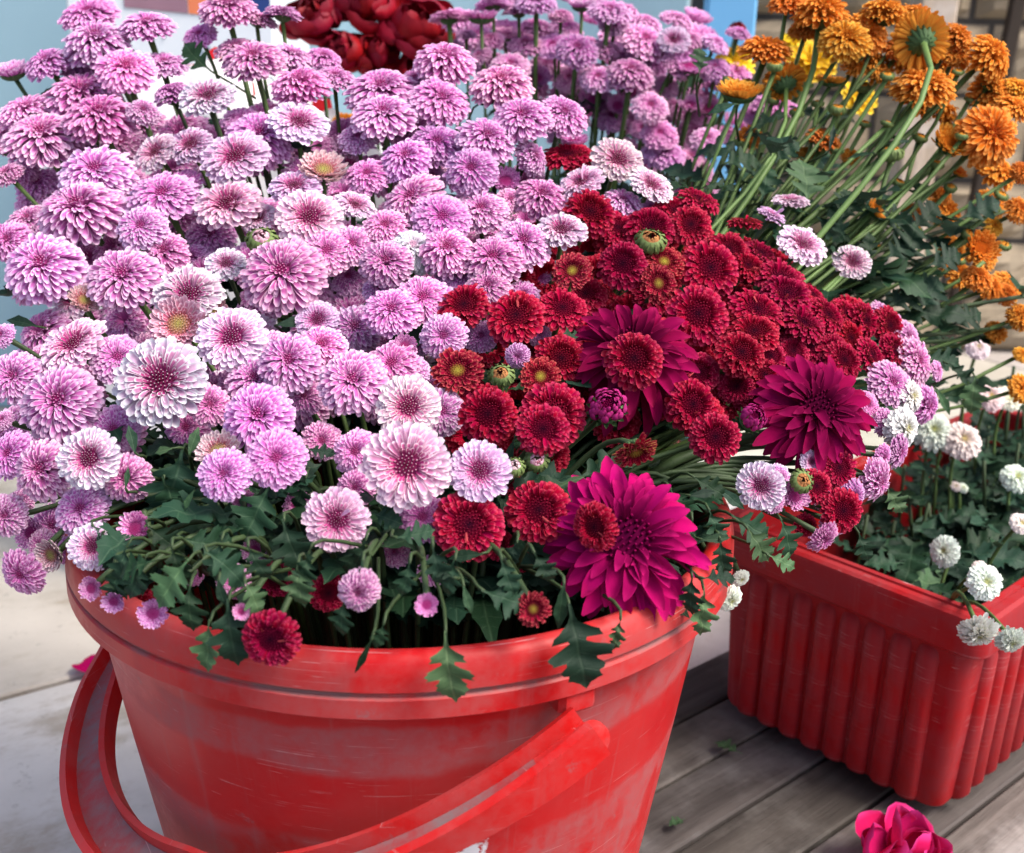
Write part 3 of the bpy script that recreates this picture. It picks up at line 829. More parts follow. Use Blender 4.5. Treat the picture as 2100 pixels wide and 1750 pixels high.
# kind: rings, petal material, centre knobs (rad, n, z0, dome, size, t0, t1), calyx radius, words
KIND = {
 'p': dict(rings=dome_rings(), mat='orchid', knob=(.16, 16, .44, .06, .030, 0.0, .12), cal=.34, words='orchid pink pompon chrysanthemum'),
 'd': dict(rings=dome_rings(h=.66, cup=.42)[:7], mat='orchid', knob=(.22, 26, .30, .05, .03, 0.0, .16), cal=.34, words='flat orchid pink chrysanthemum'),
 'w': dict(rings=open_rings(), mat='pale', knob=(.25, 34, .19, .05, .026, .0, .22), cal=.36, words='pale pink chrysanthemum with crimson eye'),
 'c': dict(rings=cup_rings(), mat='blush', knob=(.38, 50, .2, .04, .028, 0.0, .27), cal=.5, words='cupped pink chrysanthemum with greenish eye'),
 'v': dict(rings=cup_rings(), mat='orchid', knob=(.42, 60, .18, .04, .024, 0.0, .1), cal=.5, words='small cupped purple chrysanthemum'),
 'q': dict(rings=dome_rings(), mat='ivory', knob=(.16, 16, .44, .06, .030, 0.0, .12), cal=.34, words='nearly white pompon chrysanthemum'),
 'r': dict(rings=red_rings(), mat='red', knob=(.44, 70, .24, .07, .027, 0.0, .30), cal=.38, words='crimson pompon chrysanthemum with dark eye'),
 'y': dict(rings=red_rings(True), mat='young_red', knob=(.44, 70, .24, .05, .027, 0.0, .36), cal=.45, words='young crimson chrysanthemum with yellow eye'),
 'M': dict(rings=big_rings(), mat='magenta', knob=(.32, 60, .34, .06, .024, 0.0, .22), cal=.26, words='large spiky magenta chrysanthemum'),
 'm': dict(rings=halfbud_rings(), mat='magenta', knob=(.30, 30, .6, .1, .05, 0.3, .6), cal=.75, words='half open magenta chrysanthemum bud'),
 'o': dict(rings=dome_rings(W=.95, n=.95, h=.95, jit=8), mat='orange', knob=(.18, 20, .42, .05, .03, 0.0, .15), cal=.40, words='orange pompon chrysanthemum'),
 'k': dict(rings=cup_rings(), mat='orange', knob=(.42, 60, .18, .04, .026, 0.05, .25), cal=.55, words='half open orange chrysanthemum'),
 'W': dict(rings=dome_rings(W=1.25, n=.8, h=.9, jit=6, cup=.35), mat='white', knob=(.18, 16, .42, .05, .03, 0.0, .15), cal=.40, words='small white chrysanthemum'),
 'Y': dict(rings=daisy_rings(), mat='yellow', knob=(.2, 24, .3, .05, .03, 0.0, .2), cal=.25, words='bright yellow flower'),
 'R': dict(rings=rose_rings(), mat='rose', knob=None, cal=.28, words='dark red rose'),
 'F': dict(rings=[(6, (0.05, 0.0), (0.75, 0.10), (1.1, 0.35), 1.0, .5, WIDE, 1.0, 24), (6, (0.05, 0.03), (0.65, 0.3), (0.85, 0.85), .9, .8, WIDE, .8, 24), (5, (0.05, 0.06), (0.5, 0.4), (0.5, 1.1), .7, 1.0, WIDE, .6, 24)], mat='fallen', knob=None, cal=.2, words='fallen bright pink rose'),
 'b': dict(rings=bud_rings(), mat='blush', knob=None, cal=1.0, words='closed green chrysanthemum bud'),
 'n': dict(rings=bud_rings(), mat='young_red', knob=None, cal=.95, words='crimson tipped chrysanthemum bud'),
 'K': dict(rings=bud_rings(), mat='orange', knob=None, cal=1.0, words='green bud tipped with orange'),
}

def calyx_mesh(cr, bud):
    """green cup with two rows of overlapping bracts"""
    b = MB()
    if bud:
        b.lathe([(0.12, -0.10), (0.55, 0.06), (0.90, 0.35), (0.97, 0.62), (0.86, 0.85), (0.62, 1.0)], 12)
        rows = [(14, 0.80, 0.12, 1.0, 0.62, 0.95), (12, 0.96, 0.35, 1.06, 0.8, 0.75)]
    else:
        b.lathe([(0.10, -0.30), (cr * .55, -0.24), (cr * .95, -0.12), (cr * 1.05, 0.0), (cr * .9, 0.03)], 12)
        rows = [(14, cr * .75, -0.22, cr * 1.15, 0.03, cr * 1.45), (12, cr * .5, -0.27, cr * .98, -0.08, cr * 1.12)]
    for (n, r0, z0, r1, z1, rt) in rows:
        for k in range(n):
            a = 2 * math.pi * (k + (0.5 if n == 12 else 0)) / n
            wd = 1.9 / n * r1
            ca, sa = math.cos(a), math.sin(a)
            def P(r_, y_, z_): return (ca * r_ - sa * y_, sa * r_ + ca * y_, z_)
            zt = z1 + (0.25 if bud else 0.06)
            b.add([P(r0 * 1.02, -wd * .8, z0), P(r0 * 1.02, wd * .8, z0), P(r1 * 1.04, wd, z1), P(r1 * 1.04, -wd, z1), P(rt * (0.9 if bud else 1.0), 0, zt), P(r1 * 1.10, 0, (z0 + z1) / 2)],
                  [(0, 5, 3), (0, 1, 5), (1, 2, 5), (2, 4, 5), (4, 3, 5)])
    return b.mesh('calyx', M['bud'] if bud else M['calyx'], True)

NVAR = 6
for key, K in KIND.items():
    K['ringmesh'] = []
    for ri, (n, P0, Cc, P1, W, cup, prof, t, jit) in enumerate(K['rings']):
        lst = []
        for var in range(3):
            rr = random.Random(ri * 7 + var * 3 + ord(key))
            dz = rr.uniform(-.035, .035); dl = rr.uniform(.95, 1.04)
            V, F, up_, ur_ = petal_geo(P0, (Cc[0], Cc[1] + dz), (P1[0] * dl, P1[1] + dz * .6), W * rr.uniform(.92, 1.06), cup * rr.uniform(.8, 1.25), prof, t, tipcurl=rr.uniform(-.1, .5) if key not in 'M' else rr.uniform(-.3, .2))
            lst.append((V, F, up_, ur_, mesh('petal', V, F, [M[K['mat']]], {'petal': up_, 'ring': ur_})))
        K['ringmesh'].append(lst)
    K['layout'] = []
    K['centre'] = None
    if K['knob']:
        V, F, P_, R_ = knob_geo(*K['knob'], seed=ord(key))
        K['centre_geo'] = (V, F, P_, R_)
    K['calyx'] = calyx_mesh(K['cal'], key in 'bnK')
    for var in range(NVAR):
        rr = random.Random(var * 101 + ord(key))
        lay = []
        for ri, (n, *_r) in enumerate(K['rings']):
            ph = rr.uniform(0, 6.28); jit = _r[-1]
            for k in range(n):
                if rr.random() < 0.025 and ri < 3: continue
                a = ph + 2 * math.pi * k / n + rr.uniform(-.09, .09)
                if rr.random() < .05: jit = jit * 3
                else: jit = _r[-1]
                mt = Matrix.Rotation(a, 4, 'Z') @ Matrix.Rotation(R(rr.gauss(0, jit * .55)), 4, 'Y') @ Matrix.Rotation(R(rr.gauss(0, jit)), 4, 'X') @ Matrix.Diagonal((rr.gauss(1, .035),) * 3 + (1,))
                lay.append((ri, rr.randrange(3), mt))
        K['layout'].append(lay)
    K['joined'] = [None] * NVAR

def joined_bloom(key, var, only_centre=False, skip_rings=()):
    K = KIND[key]
    Vs, Fs, P_, R_, n = [], [], [], [], 0
    def put(V, F, p, r):
        nonlocal n
        Vs.append(V); Fs.extend([tuple(i + n for i in f) for f in F]); P_.extend(p); R_.extend(r); n += len(V)
    if K['knob']: put(*K['centre_geo'])
    for (ri, q, mt) in K['layout'][var]:
        if only_centre and ri not in skip_rings: continue
        V, F, up_, ur_, _m = K['ringmesh'][ri][q]
        A_ = np.array(mt)
        put(V @ A_[:3, :3].T + A_[:3, 3], F, up_, ur_)
    if not Vs: return None
    return mesh('bloom', np.concatenate(Vs), Fs, [M[K['mat']]], {'petal': P_, 'ring': R_})

CENTRE = {}
def bloom(key, var, root, world, tint, split):
    """bloom part under the flower; petals as sub-parts when they show large"""
    K = KIND[key]
    rl = Matrix.Translation(root.location).inverted() @ world
    nr = len(K['rings'])
    if not split:
        if K['joined'][var] is None: K['joined'][var] = joined_bloom(key, var)
        o = link('bloom', K['joined'][var], root, rl); o.color = tint; o['kind'] = 'stuff'
        return o
    tight = tuple(range(max(1, nr - (3 if nr > 6 else 2)), nr))
    if (key, var) not in CENTRE: CENTRE[(key, var)] = joined_bloom(key, var, True, tight)
    o = link('bloom', CENTRE[(key, var)], root, rl); o.color = tint; o['kind'] = 'stuff'
    for (ri, q, mt) in K['layout'][var]:
        if ri in tight: continue
        c = link('petal', K['ringmesh'][ri][q][4], o, mt)
        c.color = tint
    return o

# ------------------------------------------------------------------ leaves
def leaf_geo(seed, lobed=True):
    rr = random.Random(seed)
    n = 17
    V, F, P_ = [], [], []
    bend = rr.uniform(0.2, 0.9); fold = rr.uniform(0.1, 0.5); wav = rr.uniform(0.03, 0.07); side = rr.uniform(-.2, .2)
    if lobed:
        outl = [(0.0, .015), (.15, .022), (.22, .05), (.27, .14), (.29, .20), (.31, .235), (.35, .25), (.39, .235), (.405, .17), (.415, .09), (.45, .085), (.48, .17), (.50, .27), (.515, .31), (.55, .335), (.60, .33), (.625, .30), (.64, .21), (.655, .145), (.69, .155), (.715, .20), (.75, .22), (.80, .21), (.825, .175), (.85, .175), (.89, .15), (.915, .11), (.95, .095), (.98, .05), (1.0, .0)]
    else:
        outl = [(0.0, .03), (.12, .05), (.25, .10), (.4, .15), (.55, .17), (.68, .16), (.8, .12), (.9, .07), (1.0, .0)]
    outl = [(a, b * rr.uniform(.85, 1.15)) for a, b in outl]
    def warp(x, y):
        z = -bend * y * y * 0.5 + fold * abs(x) * .8 + wav * math.sin(y * 17 + x * 11)
        return (x + side * y * y, y, z)
    for (y, hw) in outl:
        for q in (-1, -.5, 0, .5, 1):
            x = hw * q
            yy_ = y + (0.22 * abs(x) if lobed else 0.1 * abs(x))
            V.append(warp(x, yy_ if y < 1 else 1.07)); P_.append((.5 + x * .9, yy_))
    for j in range(len(outl) - 1):
        for i in range(4):
            F.append((j * 5 + i, j * 5 + i + 1, (j + 1) * 5 + i + 1, (j + 1) * 5 + i))
    return V, F, P_
LEAF = {}
for tone in ('leaf', 'leaf_pale'):
    LEAF[tone] = []
    for s in range(6):
        V, F, P_ = leaf_geo(40 + s, s < 5)
        LEAF[tone].append(mesh('leaf', V, F, [M[tone]], {'petal': P_}))

def basis(d, nrm):
    y = d.normalized(); z = (nrm - y * nrm.dot(y)).normalized(); x = y.cross(z)
    return Matrix((x, y, z)).transposed()

def put_leaf(parent, root, p, d, nrm, size, tone='leaf', var=None, name='leaf', wide=1.0):
    me = LEAF[tone][random.randrange(6) if var is None else var]
    mt = Matrix.Translation(p - root.location) @ basis(d, nrm).to_4x4() @ Matrix.Diagonal((size * wide * .92, size, size, 1))
    return link(name, me, parent, mt)

# ------------------------------------------------------------------ where the heads are
def z_main(x, y):
    z = 0.47 + (950 - y) * 0.00031 if y < 950 else 0.47 - (y - 950) * 0.00006
    return z + max(0, abs(x - 760) / 1000 - 0.1) ** 2 * 0.11

_rim = []
for _a in np.radians(np.arange(185, 356, 2)):
    _p = BK + Vector((0.178 * math.cos(_a), 0.178 * math.sin(_a), 0.30)) - CAM
    _d = _p.dot(FWD); _rim.append((1050 + FPX * _p.dot(RIGHT) / _d, _d))
_rim.sort()
def rim_depth(x): return float(np.interp(x, [q[0] for q in _rim], [q[1] for q in _rim]))
def z_front(x, y, layer):
    Z = z_main(x, y) + layer * .03
    if layer < .45 and y > 1090: Z = min(Z, rim_depth(x) - .004 + (0.03 if y < 1150 else 0))
    return Z

TILE = {'A': (0, 0), 'B': (700, 0), 'C': (1400, 0), 'D': (0, 583.6), 'E': (700, 583.6), 'F': (1400, 583.6), 'G': (0, 1167.2), 'H': (700, 1167.2), 'I': (1400, 1167.2)}
TS = 0.33349
FLOWERS = []         # dicts, kept for attaching leaves

def bez(p0, p1, p2, p3, n):
    out = []
    for i in range(n + 1):
        s = i / n; q = 1 - s
        out.append(p0 * q ** 3 + p1 * 3 * s * q * q + p2 * 3 * s * s * q + p3 * s ** 3)
    return out

ONES = 'zero one two three four five six seven eight nine ten eleven twelve thirteen fourteen fifteen sixteen seventeen eighteen nineteen'.split()
TENS = '- - twenty thirty forty fifty sixty seventy eighty ninety'.split()
def num(k): return ONES[k] if k < 20 else TENS[k // 10] + ('-' + ONES[k % 10] if k % 10 else '')
USED = set()
def where_label(words, x, y, extra):
    px, py = round(x / 21), round(y / 17.5)
    px, py = min(99, max(0, px)), min(99, max(0, py))
    k = 0
    while True:
        s = '%s%s, %s percent across, %s down the photo' % (words, extra, num(px), num(min(99, py)))
        if s not in USED: break
        py += 1
    USED.add(s)
    return s

def flower(kind, x, y, D, ax=None, ay=None, layer=0.0, bunch='main', away=False, label=None, tintv=None, split=None, depth=None, stuff=None, leafy=None):
    if kind == 'p' and D < 215 and random.random() < .3: kind = 'v'
    if kind == 'p' and random.random() < .4: kind = 'd'
    Z = depth if depth is not None else z_front(x, y, layer)
    if ax is None: ax = max(-.6, min(.6, (x - 850) / 2200)) + random.uniform(-.08, .08)
    if ay is None: ay = 0.75 - 0.6 * min(1, max(0, y / 1100)) + random.uniform(-.08, .08)
    if kind in 'pdw': ax += random.uniform(-.07, .07); ay += random.uniform(-.07, .07)
    if kind in 'ryo': ax += random.uniform(-.12, .12); ay += random.uniform(-.12, .12)
    h2 = ax * ax + ay * ay
    if h2 > .98: ax, ay = ax * .98 / math.sqrt(h2), ay * .98 / math.sqrt(h2); h2 = .9604
    az = math.sqrt(1 - h2) * (-1 if away else 1)
    nrm = (RIGHT * ax + UP * ay - FWD * az).normalized()
    rad = D * TS * 0.5 / FPX * Z * {'M': 1.0, 'w': 1.0, 'R': 1.0, 'b': 1.0, 'K': 1.0, 'n': 1.0, 'm': 1.0, 'o': .93, 'k': .95}.get(kind, 1.08)
    hgt = {'b': .55, 'n': .55, 'K': .55, 'm': .5, 'R': .45}.get(kind, .2)
    pos = at(x, y, Z) - nrm * rad * hgt
    var = random.randrange(NVAR)
    spin = random.uniform(0, 6.28)
    rot = nrm.to_track_quat('Z', 'Y').to_matrix().to_4x4() @ Matrix.Rotation(spin, 4, 'Z')
    world = Matrix.Translation(pos) @ rot @ Matrix.Diagonal((rad * random.uniform(.92, 1.06), rad * random.uniform(.92, 1.06), rad * random.uniform(.82, 1.2), 1))
    if stuff is not None:
        stuff.append((kind, var, world)); return None
    # stem
    if bunch == 'main' or bunch == 'orange':
        cen = BK
        if bunch == 'orange':
            mouth = Vector((BK.x + 0.09 + 0.05 * random.uniform(-1, 1), BK.y + 0.085 + 0.03 * random.uniform(-1, 1), 0.30))
        else:
            d = Vector((pos.x - cen.x, pos.y - cen.y, 0))
            dl = d.length
            mouth = cen + d * (min(0.138, dl * 0.62) / max(dl, 1e-3)) + Vector((0, 0, 0.312))
        base = cen + Vector(((mouth.x - cen.x) * .35, (mouth.y - cen.y) * .35, 0.012))
    elif bunch == 'planter':
        inv = PLM.inverted() @ pos
        lx, ly = min(LB - .04, max(.04, inv.x)), min(LA - .04, max(.04, inv.y))
        mouth = PLM @ Vector((lx, ly, 0.15)); base = PLM @ Vector((lx * .8 + .05, ly * .6 + .04, 0.02))
    else:
        cen = BK3 if bunch == 'rose' else BK2
        d = Vector((pos.x - cen.x, pos.y - cen.y, 0)); dl = d.length
        mouth = cen + d * (min(0.12, dl * 0.6) / max(dl, 1e-3)) + Vector((0, 0, 0.27)); base = cen + Vector(((mouth.x - cen.x) * .4, (mouth.y - cen.y) * .4, 0.02))
    nm = {'b': 'chrysanthemum_bud', 'n': 'chrysanthemum_bud', 'K': 'chrysanthemum_bud', 'm': 'chrysanthemum_bud', 'Y': 'yellow_flower', 'R': 'rose', 'o': 'orange_chrysanthemum', 'k': 'orange_chrysanthemum', 'W': 'white_chrysanthemum', 'r': 'crimson_chrysanthemum', 'y': 'crimson_chrysanthemum', 'M': 'magenta_chrysanthemum'}.get(kind, 'chrysanthemum')
    root = empty(nm, base)
    if tintv is None:
        v_ = random.uniform(.84, 1.08); hshift = random.uniform(-.06, .06)
        tint = (min(1.1, v_ * (1 + hshift)), v_ * random.uniform(.88, 1.1), min(1.1, v_ * (1 - hshift * .6)), 1)
    else: tint = tuple(tintv) + (1,)
    if kind in 'ok': tint = (tint[0], tint[1] * random.uniform(.8, 1.15), tint[2], 1)
    if split is None: split = bunch == 'main' and D * TS >= SPLIT_PX
    bloom(kind, var, root, world, tint, split)
    K = KIND[kind]
    link('calyx', K['calyx'], root, Matrix.Translation(-base) @ world)
    neck = pos - nrm * rad * (0.22 if hgt < .3 else 0.05)
    slen = (neck - mouth).length
    out = -nrm
    if kind in 'bnK' or slen > 0.05:
        out = (-nrm * 0.75 + (mouth - neck).normalized() * 0.5).normalized()
    if bunch == 'main' and y > 1120: out = (FWD * .8 + UP * .25 - nrm * .2).normalized()
    elif bunch == 'main': out = (-nrm * .55 + FWD * .45 + (mouth - neck).normalized() * .4).normalized()
    p1 = neck + out * min(0.5 * slen, 0.05 if bunch == 'main' else 0.10)
    if bunch == 'orange': p1 += Vector((random.uniform(-.03, .03), random.uniform(-.03, .03), random.uniform(-.02, .02)))
    p2 = mouth + (neck - mouth) * 0.35 + Vector((0, 0, max(0, .02 - (neck.z - mouth.z) * .3))) if bunch != 'orange' else mouth + (neck - mouth) * 0.45
    hd = Vector((BK.x - neck.x, BK.y - neck.y, 0)).length
    if bunch == 'main' and y > 1120 and hd < .158:
        p1 = neck + FWD * .025 - UP * .005; p2 = mouth - Vector((0, 0, .01))
    elif bunch == 'main' and y > 1120:
        hh = Vector((BK.x - neck.x, BK.y - neck.y, 0)).normalized()
        p1 = neck + hh * .02 + Vector((0, 0, max(.008, .322 - neck.z))); p2 = mouth + Vector((0, 0, .02)) - hh * .01
    pts = bez(neck, p1, p2, mouth, 8)
    low = bez(mouth, mouth + (mouth - p2) * .2, base + Vector((0, 0, .05)), base, 4)
    sr = {'M': .0030, 'o': .0019, 'k': .0017, 'Y': .003}.get(kind, .0019) * (1.05 if rad > .018 else .72)
    smat = M['stem'] if bunch != 'main' or (y < 820 and random.random() < .7) else M['stem_dark']
    if bunch == 'orange': smat = M['stem_pale'] if random.random() < .5 else M['stem']
    b = MB().tube([p - base for p in pts + low[1:]], [sr * 1.25] + [sr] * (len(pts) + len(low) - 2), 6)
    st = link('stem', b.mesh('stem', smat, True), root)
    FLOWERS.append(dict(root=root, stem=st, pts=pts, pos=pos, bunch=bunch, rad=rad, nrm=nrm, x=x, y=y))
    # leaves along the stem, well below the head
    nl = {'main': 1, 'orange': 2, 'back': 1, 'planter': 1}.get(bunch, 0) if leafy is None else leafy
    if slen > 0.06:
        for k in range(nl):
            i = random.uniform(.30, .95)
            ip = pts[min(8, int(i * 8))]
            if bunch == 'main' and ip.z < .335: continue
            a = random.uniform(0, 6.28)
            d = Vector((math.cos(a), math.sin(a), random.uniform(-.2, .9))).normalized()
            put_leaf(st, root, ip, d, Vector((random.uniform(-.4, .4), random.uniform(-.7, .2), 1)), random.uniform(.026, .046), 'leaf')
    face = ''
    if label is None:
        if away: face = ' seen from behind'
        elif ay < -.25: face = ' hanging face down'
        elif ax < -.28: face = ' facing left'
        elif ax > .28: face = ' facing right'
        elif ay > .8: face = ' seen side-on'
        label = where_label(('small ' if D * TS < 70 and not K['words'].startswith('small') else '') + K['words'], x, y, face)
    gr = {'main': 'chrysanthemums crowded in the front bucket', 'orange': 'orange chrysanthemums leaning out at the right', 'planter': 'white chrysanthemums in the planter box', 'back': 'flowers standing behind the bouquet'}.get(bunch)
    cat = 'bud' if 'bud' in nm else 'flower'
    tag(root, label, cat, gr)
    return root
SPLIT_PX = 104

TINT = {}
def table(txt, bunch='main', depth=None, kinddef=None):
    for ln in txt.strip().splitlines():
        ln = ln.split('#')[0].strip()
        if not ln: continue
        lab = None
        if '|' in ln: ln, lab = [q.strip() for q in ln.split('|')]
        tk = ln.split()
        ox, oy = TILE[tk[0]]
        kind = tk[1]
        away = kind.endswith('*'); kind = kind.rstrip('*')
        x, y, D = ox + float(tk[2]) * TS, oy + float(tk[3]) * TS, float(tk[4])
        ax = float(tk[5]) if len(tk) > 5 and tk[5] != '-' else None
        ay = float(tk[6]) if len(tk) > 6 and tk[6] != '-' else None
        layer = float(tk[7]) if len(tk) > 7 else 0.0
        dp = None if depth is None else depth(x, y) + layer * .03
        flower(kind, x, y, D, ax, ay, layer, bunch, away, lab, depth=dp, tintv=TINT.get(lab))

